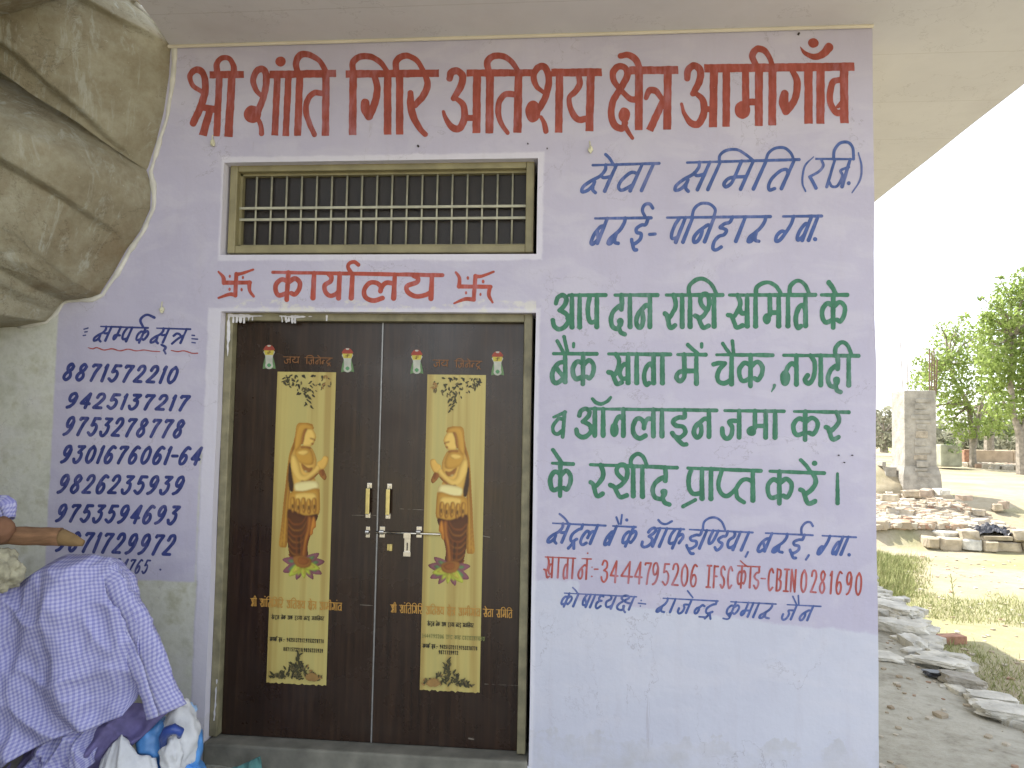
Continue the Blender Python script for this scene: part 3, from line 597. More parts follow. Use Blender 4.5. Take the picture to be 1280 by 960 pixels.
tr(760, 40, 4, [
 (34, [(150, 340), (108, 332, .9), (60, 285, .8), (30, 245, .9), (26, 200), (55, 172), (88, 182, .9), (96, 220), (62, 285), (26, 345), (16, 410), (32, 465), (70, 482), (88, 455, .8)]), ('o', 82, 415, 29, 38), (24, [(80, 455), (95, 490), (122, 530, .7)]),
 ('b', 155, 195, 154, 491, 40), ('b', 106, 192, 351, 190, 40), (34, [(62, 120, .8), (105, 115), (140, 140), (160, 185, .9)]), ('b', 299, 195, 296, 488, 40), (32, [(190, 330, .7), (208, 292), (240, 296), (262, 325, .9), (285, 355, .7)]), ('b', 275, 345, 208, 492, 34, 38),
 (36, [(396, 232, .9), (402, 190), (432, 168), (462, 195), (456, 250), (425, 308, .8)]), (36, [(438, 304, .6), (474, 340, .9), (480, 400), (452, 460), (412, 452, .9), (380, 405, .6), (368, 360, .4)]), ('b', 484, 386, 525, 384, 30), ('b', 530, 185, 525, 476, 40), ('b', 592, 180, 591, 474, 38),
 ('b', 481, 182, 1232, 173, 42), ('b', 687, 185, 690, 370, 36), ('o', 672, 390, 39, 44), ('b', 690, 350, 755, 349, 34), ('b', 755, 180, 754, 470, 40), (34, [(738, 165, .9), (722, 120), (745, 85), (780, 92, .95), (806, 125, .8), (820, 165, .8)]), ('b', 823, 180, 821, 467, 40),
 (36, [(918, 190, .7), (944, 240), (942, 310), (922, 360), (890, 396, 1.1)]), (40, [(884, 310, 1), (878, 350, 1.2), (890, 390, 1.1)]), ('b', 1002, 180, 1003, 459, 42), ('b', 1063, 180, 1062, 459, 42), (32, [(1160, 240, .9), (1125, 250), (1110, 310), (1114, 360), (1138, 400), (1165, 404)]), (20, [(1150, 372), (1165, 355)]), ('b', 1180, 180, 1182, 456, 42),
 (34, [(962, 75, .1), (985, 105, .6), (1030, 124, .9), (1075, 110, 1.1), (1105, 76, 1.3)]), ('o', 1027, 55, 27, 24)])
T.mesh('painted_title', RED, LET, wall, 'large brick red painted heading across the top of the wall')

P = Paint(.35, .15)                                                     # service committee line
L = Line(P, (740, 206.5, 995, 199.5), (725, 241, 1000, 237), 4.4, .46)
L.bar(741, 824); L.g('sal', 723.5, 755); L.g('va', 767, 787); L.st(801); P.stroke([(757, 193), (762, 198), (767, 206)], 4)
L.bar(859, 999); L.g('sal', 840, 871); L.st(884); L.g('ma', 898, 925); L.st(941); L.g('ta', 954, 976)
P.stroke([(899, 202), (900, 194), (908, 188), (921, 187), (932, 193), (942, 201)], 3.8); P.stroke([(957, 201), (961, 191), (970, 185), (981, 185), (989, 192), (992, 200)], 3.8)
P.stroke([(1017, 196, .6), (1006, 208), (1003, 228), (1007, 239, .8)], 2.6); P.bar(1019, 198.5, 1067, 199, 3)
L2 = Line(P, (1019, 199, 1067, 199), (1010, 235, 1060, 235), 3.6, .3); P.stroke([(1027, 200), (1029, 207), (1024, 214), (1012, 221)], 3.6); P.stroke([(1013, 222), (1017, 229), (1020, 235)], 4.6)
L2.st(1033); P.stroke([(1042, 199), (1043, 188), (1050, 179), (1060, 178), (1066, 185), (1067, 199)], 3.9); P.stroke([(1061, 209), (1051, 213), (1053, 220), (1047, 232), (1040, 233), (1037, 228)], 3.6); L2.st(1052, 4.4)
P.dot(1061, 229, 2.6); P.stroke([(1073, 191, .7), (1077, 208), (1075, 225), (1065, 241, .7)], 2.6)
P.mesh('painted_lettering', BLUE, LET, wall, 'slanted blue lettering, first line right of the window', 2)
P = Paint(.35, .15)
L = Line(P, (745, 273, 1025, 270), (740, 306, 1010, 302), 4.6, .40)
L.bar(744, 814); L.g('ba', 735, 746); L.g('ral', 757, 774); L.g('i', 785, 800); P.stroke([(807, 272), (803, 263), (806, 256), (812, 255), (816, 260)], 4.2); P.stroke([(812, 293), (819, 292.5)], 4)
L.bar(834, 963); L.g('pa', 832, 844); L.st(853); L.g('na', 862, 880); P.stroke([(865, 271), (868, 261), (876, 254.5), (887, 255), (894, 262), (892, 272)], 4); L.g('ha', 889, 908); L.st(919); L.g('ral', 932, 950)
L.bar(979, 1027); L.g('gah', 966, 985); L.g('va', 992, 1002); L.st(1010); P.dot(1019, 299, 2.7)
P.mesh('painted_lettering', BLUE, LET, wall, 'slanted blue lettering, second line right of the window', 3)

P = Paint(.35, .2)                                                      # office, between two auspicious marks
L = Line(P, (340, 340.3, 553, 344), (340, 374.5, 550, 375.5), 6, .05)
L.bar(341, 553); L.g('ka', 340, 378); L.st(391); L.g('ya', 402, 423); L.st(439); P.stroke([(439, 341), (435, 334), (437, 329), (443, 327.5), (448, 331)], 5); L.g('la', 451, 492); L.g('ya', 504, 538.5)
P.mesh('painted_lettering', RED2, LET, wall, 'orange red word painted between the window and the door', 4)
def swastik(pts, dots, seed):
    P = Paint(.35, .2)
    for q in pts: P.stroke([(260+a[0]/3.0476, 320+a[1]/3.0476)+tuple(a[2:]) for a in q], 5.2, True)
    for d in dots: P.dot(260+d[0]/3.0476, 320+d[1]/3.0476, 1.5, 2.2)
    return P.mesh('swastik_mark', RED2, LET, wall, None, seed)
swastik([[(108, 68), (104, 150)], [(60, 102), (160, 101)], [(108, 70, 1), (130, 66, .8), (172, 52, .5)], [(158, 100, 1), (158, 130, .9), (174, 154, .6)], [(104, 148, 1), (80, 146, .9), (40, 160, .5)], [(60, 103, 1), (58, 80, .9), (40, 60, .5)]],
        [(83, 77), (133, 82), (82, 127), (128, 128)], 5)['label'] = 'red swastik mark left of the orange red word'
swastik([[(1019, 76), (1012, 166)], [(955, 116), (1076, 117)], [(1019, 78, 1), (1045, 76, .8), (1088, 60, .5)], [(1074, 117, 1), (1070, 150, .9), (1084, 176, .6)], [(1013, 166, 1), (980, 164, .9), (938, 180, .5)], [(956, 117, 1), (958, 85, .9), (944, 62, .5)]],
        [(990, 84), (1048, 97), (983, 140), (1038, 146)], 6)['label'] = 'red swastik mark right of the orange red word'

Pg = Paint(.4, .3)                                                       # the four green lines
P = Pg; wg = 6.0
L = Line(P, (688, 369, 1060, 368.7), (688, 411.5, 1060, 409.5), wg, 0, 5.2)
L.bar(711, 757); L.g('a', 688, 715); L.st(724.5); L.g('pa', 732, 746); L.bar(769, 822); L.g('da', 760.5, 781.5); L.st(787.5); L.g('na', 792, 812.5)
L.bar(833, 903); L.g('ra', 829, 847.5); L.st(852.7); L.st(862.6); L.arch(861, 895, 348.5); L.g('sha', 867, 892.5)
L.bar(912, 1019); L.g('sa', 908, 934); L.st(944.5); L.g('maf', 952, 973.5); L.arch(945, 976, 353); L.st(985); L.g('ta', 991, 1007); L.arch(987, 1011, 351)
L.bar(1027, 1059); L.g('ka', 1024, 1060); P.stroke([(1036, 353, 1.1), (1041, 360), (1045, 368)], 6)
L = Line(P, (690, 442, 1070, 444.7), (690, 479.5, 1070, 484), wg, 0, 5)
L.bar(692, 746); L.g('ba', 687, 706.5); L.g('ka', 712.5, 746); P.stroke([(696.5, 426), (704, 440)], 4.6); P.stroke([(705, 421), (709.5, 441)], 4.6); P.stroke([(717, 429.5), (717, 433.5)], 4.4)
L.bar(761, 838); L.g('kha', 758.5, 785); L.st(796); L.g('ta', 801.5, 817); L.st(828)
L.bar(847, 882); L.g('ma', 842, 870.5); P.stroke([(860, 431), (872, 442)], 5.2); P.stroke([(877, 430), (877, 434)], 4.4)
L.bar(896, 966); L.g('cha', 890, 914.5); P.stroke([(903.5, 429.5), (912, 442)], 4.8); P.stroke([(915.5, 426), (917, 441)], 4.6); L.g('ka', 920.5, 957); P.stroke([(968, 482, 1), (967, 485, .8), (964.5, 489.5, .4)], 4.5)
L.bar(979.5, 1073); L.g('naf', 973.5, 995.5); L.g('ga', 1003, 1026); L.g('da', 1032, 1051.5); L.st(1061); L.arch(1044, 1064, 428)
L = Line(P, (736, 511, 1062, 515.3), (690, 546, 1062, 550), wg, 0, 4.6)
P.stroke([(692, 521.5, .8), (700, 518), (707, 515)], 4.4); P.stroke([(706, 515), (705, 525), (703.5, 546)], 5); P.stroke([(703, 524), (698, 524), (691.5, 532), (692, 540), (697, 542.5), (703, 538)], 4.8)
L.bar(737, 896); L.g('a', 717.5, 743.5); L.st(754); P.stroke([(740.5, 498.5, .8), (745, 503), (751.7, 505), (759, 501.7), (763.5, 496.5, .8)], 4.8); L.g('naf', 761, 779.3); L.g('la', 788, 816.7); L.st(827.5); L.g('i', 837.5, 859.5); L.g('na', 864, 886.2)
L.bar(906, 980); L.g('ja', 900, 924); L.g('maf', 932, 957); L.st(969); L.bar(993, 1061); L.g('ka', 988, 1026); L.g('ra', 1030, 1052)
L = Line(P, (690, 579, 1032, 591.5), (690, 619, 1060, 632), wg, 0, 5)
L.bar(690.5, 716.5); L.g('ka', 684.5, 717); P.stroke([(691, 562.5), (702, 578)], 5.2)
L.bar(738, 846); L.g('ra', 736, 757); L.g('sha', 761, 791.5); L.st(803); L.arch(788.5, 808.5, 567.5); L.g('da', 812.5, 837)
L.bar(860, 951); L.g('pa', 857.5, 877.5); P.stroke([(854, 633), (869, 625)], 5); L.st(888.7)
P.stroke([(902, 589), (898, 605), (901, 616), (909, 620), (919, 612), (926, 602), (933, 599), (941, 602)], 5.6); P.stroke([(920, 612), (922, 622), (930, 628)], 5.6); L.st(941)
L.bar(962.5, 1030); L.g('ka', 956, 993.5); L.g('ra', 998, 1023); P.stroke([(1001, 575), (1007, 581), (1014, 591)], 5.2); P.dot(1018.3, 579, 3.6, 3.2); P.stroke([(1047, 592, .7), (1047, 629, 1.1)], 5)
Pg.mesh('painted_lettering', GREEN, LET, wall, 'four lines of bold green lettering right of the door', 7)

P = Paint(.3, .12); wb = 3.8                                              # bank line, slanted blue
L = Line(P, (691, 654, 1068, 671.5), (682, 678.5, 1050, 694.5), wb, .42, 2.6)
L.bar(691, 757); L.g('sal', 682, 701.5); P.stroke([(699.5, 642.5), (706, 648), (711, 655)], 2.8); L.g('dra', 708, 722); L.g('la', 722, 737)
L.bar(766, 795); L.g('ba', 752.5, 760.5); L.g('ka', 773, 791); P.stroke([(770.5, 646.5), (773.5, 655)], 2.6); P.stroke([(777.5, 643.5), (776, 655)], 2.6); P.dot(783.5, 650, 2)
L.bar(822, 855); L.g('a', 798.5, 815); L.st(823.5); L.g('pha', 830, 850); P.stroke([(823, 650), (827, 654), (833, 655), (840, 651.5)], 3)
L.bar(862, 941); L.g('i', 854.5, 870); L.st(873.5); P.stroke([(878.5, 662), (880, 653), (886, 648), (894, 647), (902, 652), (906.5, 662)], 3); L.g('nnh', 879, 890); L.g('dda', 890, 902); L.g('ya', 904, 915.5); L.st(926); P.stroke([(935, 690), (932, 696)], 2.8)
L.bar(957, 1016); L.g('ba', 944, 955); L.g('ral', 963, 979); L.g('i', 984, 998); P.stroke([(1002, 668), (1002, 660), (1007, 653.5), (1013, 653), (1016, 657.5)], 3.2); P.stroke([(1011, 694), (1007.5, 699.5)], 2.8)
L.bar(1028, 1070); L.g('gah', 1019.5, 1031); L.g('va', 1037, 1044); L.st(1050.5); P.dot(1061.5, 693.5, 2.2)
P.mesh('painted_lettering', BLUE, LET, wall, 'slanted blue lettering naming the bank, below the green lines', 8)
P = Paint(.28, .1); wr = 2.5
L = Line(P, (682, 696.2, 1078, 714.5), (680, 722, 1078, 742.8), wr, .06, 1.9)
L.bar(681.5, 719.5); L.g('kha', 678.5, 689.5); L.st(697); L.g('ta', 702.5, 708.5); L.st(715)
L.bar(727.5, 739); L.g('na', 721, 732.5); P.dot(734.6, 691.5, 1.1); P.dot(739.7, 720.5, 1.1); P.dot(740, 709, .8); P.stroke([(743, 711.5), (747.5, 711.5)], 1.8)
D = Line(P, (750, 700.5, 1078, 716.3), (750, 727, 1078, 744), wr, .06, 1.9)
for c, x in zip('3r444795206'.replace('3r', 'R'), [750, 761.5, 774.5, 791.5, 804, 813.5, 826.5, 838.5, 850, 861.5]): D.g('3r' if c == 'R' else c, x, x+(16 if x == 774.5 else 11 if c == '4' else 10))
for c, x in zip(['I', 'F', 'Sx', 'C'], [881.5, 890, 898.8, 908]): D.g(c, x, x+7.6)
L.bar(922, 950); L.g('ka', 920, 932.5); L.st(937); P.stroke([(925.5, 701), (930, 705), (935, 708.5)], 1.8); L.g('dda', 940.5, 949); P.stroke([(951.5, 723), (956.5, 723.4)], 2)
for c, x in zip(['C', 'B', 'I', 'Nn', '0', '2', '8', '1', '6', '9', '0'], [958.5, 968.5, 978, 986.5, 999.5, 1012, 1023, 1034, 1043.5, 1056, 1068]): D.g(c, x, x+(9 if c in '026890' else 8.5))
P.mesh('painted_lettering', RED3, LET, wall, 'narrow red line of account numbers', 9)
P = Paint(.28, .1)
L = Line(P, (704, 741.3, 1026, 758), (700, 758, 1008, 776.5), 2.9, .42, 2)
L.bar(705.5, 795.5); L.g('ka', 698, 712); L.st(716); P.stroke([(716, 734.5), (719.5, 738), (722.5, 742.5)], 2.2); L.g('ssa', 724, 731.5); L.st(737); L.g('dhh', 741.5, 750.5); L.g('ya', 753, 763); L.g('ksha', 768, 785.5)
P.stroke([(798, 754), (807, 755)], 1.8); P.dot(801.5, 750.6, 1); P.dot(800.5, 757.6, 1)
L.bar(829, 897.5); L.g('ral', 818.5, 831); L.st(837); L.g('ja', 844.5, 857); P.stroke([(859.5, 738.5), (866, 747)], 2.2); L.g('nah', 865, 877); L.g('dra', 878, 892); P.stroke([(874, 771), (882, 771.5)], 2.4)
L.bar(913.5, 970); L.g('ka', 904, 921); P.stroke([(904, 773), (909, 774), (912, 772), (910, 769)], 2.2); L.g('ma', 922.5, 934); L.st(941); L.g('ral', 947, 962)
L.bar(984, 1026); L.g('ja', 974.5, 988); L.g('na', 996.5, 1008.5); P.stroke([(991, 745.5), (995.5, 755)], 2.2); P.stroke([(998, 744.5), (998.5, 755)], 2.2)
P.mesh('painted_lettering', BLUE, LET, wall, 'thin slanted blue line with a name, lowest of the signs', 10)
# contact panel at the left
P = Paint(.3, .15)
L = Line(P, (125, 408, 238, 411.5), (115, 426.5, 228, 430), 3, .45, 2.4)
L.bar(126, 185); L.g('sal', 115, 131); L.g('mah', 138, 147); L.g('pa', 148, 157); L.g('ka', 166, 182); P.stroke([(179, 409), (175.5, 401), (178.5, 396), (184.5, 393.5), (193, 397)], 3.4)
L.bar(196, 238); L.g('sal', 186, 203); P.stroke([(202, 431), (207, 434), (205, 438)], 3.2); P.stroke([(205, 438), (207, 442)], 2.6); L.g('tra', 211, 225)
for a in (((105, 411.5), (110, 410)), ((106, 415), (109, 414.6)), ((240, 419), (243, 419.4)), ((240, 423.4), (247, 424)), ((240, 428), (244, 428.6)), ((104, 419.5), (107, 419))): P.stroke(list(a), 1.8)
P.mesh('painted_lettering', NAVY, LET, wall, 'dark blue heading over the telephone numbers', 11)
P = Paint(.3, .15)
P.stroke([(110, 434.5, .5), (116, 436), (121, 434.5), (130, 437.5), (140, 436), (150, 438.5), (160, 436.5), (170, 438.5), (180, 437.5), (190, 439, .8), (200, 439.5, .6)], 1.6); P.stroke([(214, 438), (222, 439.5), (230, 438.5), (240, 441.5), (247, 441.5)], 1.5)
P.mesh('wavy_underline', RED3, LET, wall, None, 12)
P = Paint(.3, .15)
rows = [('8871572210', 75, 229, 454.5, 459.5, 474.5, 479), ('9425137217', 79, 243, 491.5, 495.5, 509, 513), ('9753278778', 75.5, 236, 521.5, 526, 543, 547), ('9301676061-64', 72.5, 258, 557.5, 560, 577.5, 580.5),
        ('9826235939', 68, 236, 594, 596.5, 615.5, 617.5), ('9753594693', 66, 229, 631, 633.5, 651, 655), ('9871729972', 66, 224, 665, 670, 688, 694), ('9424765', 121, 192, 698, 700.5, 715, 717)]
for i, (t, x0, x1, t0, t1, b0, b1) in enumerate(rows):
    D = Line(P, (x0, t0, x1, t1), (x0, b0, x1, b1), 4.1 if i < 7 else 2.4, .38); D.digits(t, x0, x1-8)
P.dot(200.5, 712, 1.3)
P.mesh('painted_lettering', NAVY, LET, wall, 'eight rows of dark blue telephone numbers on the lilac panel', 13)
# nail heads and pegs left in the plaster
for i, (x, y) in enumerate(((523, 183), (998, 43), (684, 186), (660, 180), (1048, 569), (1055, 578), (1065, 569))):
    p = on_y(x, y, 0); o = MB(); o.tube([(p.x, .01, p.z), (p.x, -.012, p.z)], .0055 if i < 2 else .003, 7); o.build('nail', DARKI, wall)
PEG = simple('pale_peg', lin((206, 204, 176)), .7, .1, 30)
for x, y in ((267, 180), (738, 188), (204, 388)):
    p = on_y(x, y, 0); v, f = blob((p.x, -.012, p.z), (.012, .014, .018), .5, 2, x); o = MB(); o.add(v, f); o.tube([(p.x-.004, -.008, p.z+.045), (p.x, -.02, p.z-.01)], .003, 5); o.build('wall_peg', PEG, wall)
# ------------------------------------------------------------------ ground: one sheet to the horizon
def sstep(a, b, x): t = max(0, min(1, (x-a)/(b-a))); return t*t*(3-2*t)
def terrace_line(x): return 15.45+.25*math.sin(x*.5)
def gz(x, y):
    t = terrace_line(x); z = -1.0
    if y > t: z += .46*sstep(0, .5, y-t)+.62*sstep(t+.3, 18.5, y)
    z += .02*min(max(y-18.5, 0), 30)*.3
    near = math.exp(-((y-3)/9)**2)
    z += .05*noise.noise(Vector((x*.35, y*.35, 0)))+.02*noise.noise(Vector((x*1.7, y*1.7, 4)))
    if y < t: z += .06*sstep(0, 6, t-y)*0
    if y > 60: z += 2.5*sstep(60, 260, y)*0
    return z
def axis(segs):
    out = []
    for a, b, n in segs: out += [a+(b-a)*k/n for k in range(n)]
    return out+[segs[-1][1]]
xs = axis([(-900, -60, 8), (-60, -8, 10), (-8, 2, 12), (2, 16, 60), (16, 40, 24), (40, 900, 12)]); ys = axis([(-900, -60, 8), (-60, -8, 14), (-8, 2, 16), (2, 24, 90), (24, 60, 30), (60, 900, 14)])
V = [(x, y, gz(x, y)) for y in ys for x in xs]; nx = len(xs)
F = [(j*nx+i, j*nx+i+1, (j+1)*nx+i+1, (j+1)*nx+i) for j in range(len(ys)-1) for i in range(nx-1)]
m = N('dry_sandy_ground'); g = m.n('ShaderNodeNewGeometry').outputs['Position']
a = m.noise(.5, 8, g, .6); b2 = m.noise(5, 8, g, .7); c2 = m.noise(40, 6, g, .7)
col = m.ramp(m.math('ADD', m.math('MULTIPLY', a, .55), m.math('MULTIPLY', b2, .45)), [(.35, (.27, .225, .145)), (.5, (.36, .31, .215)), (.65, (.41, .365, .27))])
col = m.mix(m.math('MULTIPLY', m.math('GREATER_THAN', c2, .62), .5), col, (.22, .19, .14))
gr = m.ramp(m.noise(.33, 5, g, .6), [(.5, (0,)*3), (.62, (1,)*3)])
col = m.mix(m.math('MULTIPLY', gr, .45), col, (.22, .24, .09))
sy_ = m.n('ShaderNodeSeparateXYZ'); m.L(g, sy_.inputs[0])
def band(c0, wd): return m.math('MAXIMUM', m.math('SUBTRACT', 1.0, m.math('ABSOLUTE', m.math('MULTIPLY', m.math('SUBTRACT', m.math('ADD', sy_.outputs[1], m.math('MULTIPLY', m.math('SUBTRACT', m.noise(.8, 5, g, .6), .5), 4.0)), c0), 1/wd))), 0.0)
veg = m.math('MULTIPLY', m.math('MULTIPLY', m.ramp(band(8.4, 3.4), [(0, (0,)*3), (.5, (1,)*3)]), m.ramp(c2, [(.38, (0,)*3), (.55, (1,)*3)])), m.math('MULTIPLY', m.math('GREATER_THAN', sy_.outputs[0], 2.0), .8))
col = m.mix(m.math('MULTIPLY', veg, .75), col, (.28, .30, .13))
m.bump(m.math('ADD', m.math('MULTIPLY', b2, 1), m.math('MULTIPLY', c2, .3)), .6, .05)
GROUND = m.end(col, .95, spec=.1)
tag(mesh('ground', V, F, GROUND, smooth=True), kind='structure')

# platform the building stands on, broken along its right edge
EDGE = [(-14, 3.3), (-3, 3.3), (.5, 3.2), (1.4, 3.0), (2.0, 2.88), (3.1, 3.02), (5.05, 3.5), (8.5, 3.7), (9.5, 3.6)]
def edge_x(y):
    for (a, xa), (b, xb) in zip(EDGE[:-1], EDGE[1:]):
        if a <= y <= b: return xa+(xb-xa)*(y-a)/(b-a)+.10*noise.noise(Vector((y*1.8, 1, 0)))+.04*noise.noise(Vector((y*6, 1, 0)))
    return 3.5
PZ0 = -.2
def pz(x, y): return PZ0+.022*noise.noise(Vector((x*.9, y*.9, 7)))+.008*noise.noise(Vector((x*4, y*4, 7)))-.05*sstep(-.5, 0, x-edge_x(y))
V = []; F = []; ny = 190; cols = 44
for j in range(ny+1):
    y = -9+18.4*j/ny; ex_ = edge_x(y)
    for i in range(cols+1):
        x = -9+(ex_+9)*(1-(1-i/cols)**1.5); V.append((x, y, pz(x, y)))
    for k, (dx, dz) in enumerate(((.02, -.12), (.06, -.35), (.12, -.6), (.2, -1.0))):
        V.append((ex_+dx+.06*noise.noise(Vector((y*3, k, 2))), y+.03*noise.noise(Vector((y*5, k, 9))), PZ0+dz))
n_ = cols+5
for j in range(ny):
    for i in range(n_-1): F.append((j*n_+i, j*n_+i+1, (j+1)*n_+i+1, (j+1)*n_+i))
m = N('rough_cement_platform'); g = m.n('ShaderNodeNewGeometry').outputs['Position']
a = m.noise(.9, 8, g, .65); b2 = m.noise(6, 8, g, .7); c2 = m.noise(45, 6, g, .7)
col = m.ramp(m.math('ADD', m.math('MULTIPLY', a, .45), m.math('MULTIPLY', b2, .55)), [(.38, (.24, .22, .175)), (.48, (.37, .35, .29)), (.58, (.46, .44, .375)), (.66, (.33, .31, .26))])
col = m.mix(m.math('MULTIPLY', m.math('GREATER_THAN', m.noise(14, 4, g, .7), .66), .3), col, (.2, .175, .14))
m.bump(m.math('ADD', b2, m.math('MULTIPLY', c2, .3)), .6, .03); PLAT = m.end(col, .92, spec=.15)
tag(mesh('platform', V, F, PLAT, smooth=True), kind='structure')

# ------------------------------------------------------------------ boulders the building is built against
ROCK = N('weathered_sandstone'); g = ROCK.n('ShaderNodeNewGeometry').outputs['Position']
r1_ = ROCK.noise(1.1, 9, g, .65, .6); r2_ = ROCK.noise(7, 9, g, .75); r3_ = ROCK.noise(2.6, 9, g, .75, 1.2, (3.4, 3.4, .7))
col = ROCK.ramp(ROCK.math('ADD', ROCK.math('MULTIPLY', r1_, .6), ROCK.math('MULTIPLY', r2_, .4)), [(.34, lin((132, 121, 98))), (.46, lin((160, 152, 129))), (.56, lin((180, 175, 154))), (.7, lin((155, 153, 139)))])
col = ROCK.mix(ROCK.math('MULTIPLY', ROCK.ramp(r3_, [(.54, (0,)*3), (.64, (1,)*3)]), .6), col, lin((196, 198, 186)))      # lime drips
col = ROCK.mix(ROCK.math('MULTIPLY', ROCK.ramp(ROCK.noise(1.7, 6, g, .6), [(.55, (0,)*3), (.7, (1,)*3)]), .45), col, lin((124, 92, 48)))
crk = ROCK.math('LESS_THAN', ROCK.math('ABSOLUTE', ROCK.math('SUBTRACT', ROCK.noise(1.9, 9, g, .68, .4), .5)), .004)
col = ROCK.mix(ROCK.math('MULTIPLY', crk, .3), col, lin((70, 58, 40)))
col = ROCK.mix(ROCK.math('MULTIPLY', ROCK.math('GREATER_THAN', ROCK.noise(26, 5, g, .7), .68), .6), col, lin((200, 196, 180)))
ROCK.bump(ROCK.math('ADD', r2_, ROCK.math('MULTIPLY', ROCK.noise(30, 8, g, .85), .5)), .8, .035); ROCKM = ROCK.end(col, .92, spec=.15)
def resample(P, n):
    P = [Vector(p) for p in P]; L = [0]
    for a, b in zip(P[:-1], P[1:]): L.append(L[-1]+(b-a).length)
    out = []; j = 0
    for k in range(n):
        s_ = L[-1]*k/(n-1)
        while j < len(P)-2 and L[j+1] < s_: j += 1
        t = (s_-L[j])/max(1e-6, L[j+1]-L[j]); out.append(P[j].lerp(P[j+1], min(1, t)))
    return out
def boulder(name, outline, prof, seed, amp, parent, lift=(0, 0), lip=0):
    """outline: contact line on the wall (top to bottom); prof: (left shift, forward) pairs carried away from it"""
    nU, nV = 120, 110; O = resample(outline, nU); V = []; F = []
    pr = resample([(a, b, c) for a, b, c in prof], nV)
    for i, p in enumerate(O):
        u = i/(nU-1)
        for j, q in enumerate(pr):
            v = j/(nV-1); cz = sum(o.z for o in O)/nU
            fw_ = (1-lip)+lip*sstep(0, .28, u); P = Vector((p.x-q.x, .03-q.y*fw_, cz+(p.z-cz)*(1-q.z)+q.x*(lift[0]+(lift[1]-lift[0])*u)))
            n = noise.fractal(P*.9+Vector((seed, 0, 0)), 1, 2, 5); n2 = noise.noise(P*3.1+Vector((0, seed, 0))); cell = noise.cell(P*1.3+Vector((seed, 3, 0)))
            k = min(1, v*7)
            rd_ = 1-abs(noise.noise(P*1.5+Vector((seed*2, 1, 5))))*2; P += Vector((.25, -.6, .2))*(amp*(n+.3*n2-.22*max(0, rd_)**4+.12*noise.noise(P*7)+.05*noise.noise(P*23)+.10*max(0, noise.noise(P*4.3+Vector((9, 9, 9))))))*k
            hh = (p.z-q.x*.15)*1.9+.35*noise.noise(P*.8+Vector((seed, 2, 2)))+seed*.37; fr = hh-math.floor(hh); slab_ = (1-fr)**.8 if fr > .06 else fr/.06
            P += Vector((.2, -.9, 0))*(.085*slab_)*k
            V.append(tuple(P))
    for i in range(nU-1):
        for j in range(nV-1): F.append((i*nV+j, (i+1)*nV+j, (i+1)*nV+j+1, i*nV+j+1))
    o = mesh(name, V, F, ROCKM, parent, True); return o
rk = empty('boulder', (-3.6, -.5, -.2), 'huge weathered brown sandstone boulder bulging over the upper left of the wall', 'boulder')
def wl(*P): return [tuple(on_y(x, y, 0)) for x, y in P]
up = [( -2.36, 0, 3.95)]+wl((168, 4), (190, 22), (216, 58), (214, 95), (207, 140), (197, 180), (186, 214))
boulder('upper_mass', up, [(0, 0, 0), (.04, .10, .0), (.35, .30, .02), (.9, .55, .03), (1.7, .72, .05), (2.6, .8, .05)], 3.0, .10, rk, (.1, .62))
lo = wl((184, 208), (190, 232), (189, 262), (176, 290), (160, 312), (143, 342), (126, 368), (112, 374))
boulder('lower_mass', lo, [(0, 0, 0), (.03, .12, .0), (.16, .36, .03), (.32, .55, .06), (1.0, .78, .12), (1.8, .95, .1), (2.6, 1.0, .1)], 11.0, .10, rk, (.66, .38), .7)
v, f = blob((-4.25, -3.2, 1.3), (1.85, 3.5, 2.75), .16, 5, 6, 1.2); mesh('added_flank', v, f, ROCKM, rk, True)  # first blob: unseen rock mass added to shade the left of the wall
v, f = blob((-3.62, -1.0, 4.5), (1.55, 1.25, 1.15), .12, 5, 16, 1.1); mesh('top_mass', v, f, ROCKM, rk, True)
# stepped shelf under the lower mass
sh = wl((118, 366), (100, 374), (78, 376), (66, 392), (56, 402), (20, 408), (-40, 412), (-110, 416))
boulder('under_shelf', sh, [(0, 0, 0), (-.02, .08, .0), (.02, .25, -.4), (.1, .45, -1.2), (.3, .6, -2.0)], 5.0, .05, rk)
CEM = simple('cement_seam', lin((206, 204, 196)), .85, .1, 8, .5, bd=.01)
o = MB(); pts = resample(up[1:]+lo[1:]+sh[1:6], 70); pts = [Vector((p.x+.012+.008*noise.noise(p*9), -.012, p.z-.004)) for p in pts]
o.tube(pts, [.007+.016*abs(noise.noise(p*11))+.008*abs(noise.noise(p*30)) for p in pts], 7); o.v = [(x, -.003+(y+.012)*.5, z) for x, y, z in o.v]; o.build('cement_seam', CEM, bld, True)

# ------------------------------------------------------------------ concrete pillar with brick patch, starter bars
CON = simple('grey_cement_render', (.33, .305, .26), .9, .14, 5, .6, bd=.03)
BRK = simple('dusty_brick', (.32, .17, .11), .9, .2, 9, .5)
TAN = simple('tan_stone', (.40, .34, .25), .9, .2, 4, .6, bd=.03)
PALE = simple('pale_stone', (.54, .52, .46), .9, .16, 5, .6, bd=.03)
PALEG = simple('pale_broken_mortar', (.5, .48, .42), .92, .2, 7, .6, bd=.02)
py_ = 18.1; pc = on_y(1150, 610, py_); pg = gz(pc.x, py_); pxl = on_y(1131, 560, py_).x; pxr = on_y(1171, 560, py_).x; pt_ = on_y(1150, 488, py_).z
pil = empty('concrete_pillar', ((pxl+pxr)/2, py_+.3, pg), 'tall square unfinished concrete pillar with rusty bars standing on the rubble', 'pillar')
o = MB(); o.box(pxl, pxr, py_, py_+.9, pg+.8, pt_, .03); shf = o.build('shaft', CON, pil)
o = MB(); cx = (pxl+pxr)/2; hw_ = (pxr-pxl)/2
prof = [(hw_+.10, -.15), (hw_+.09, .2), (hw_+.07, .6), (hw_+.02, .82)]
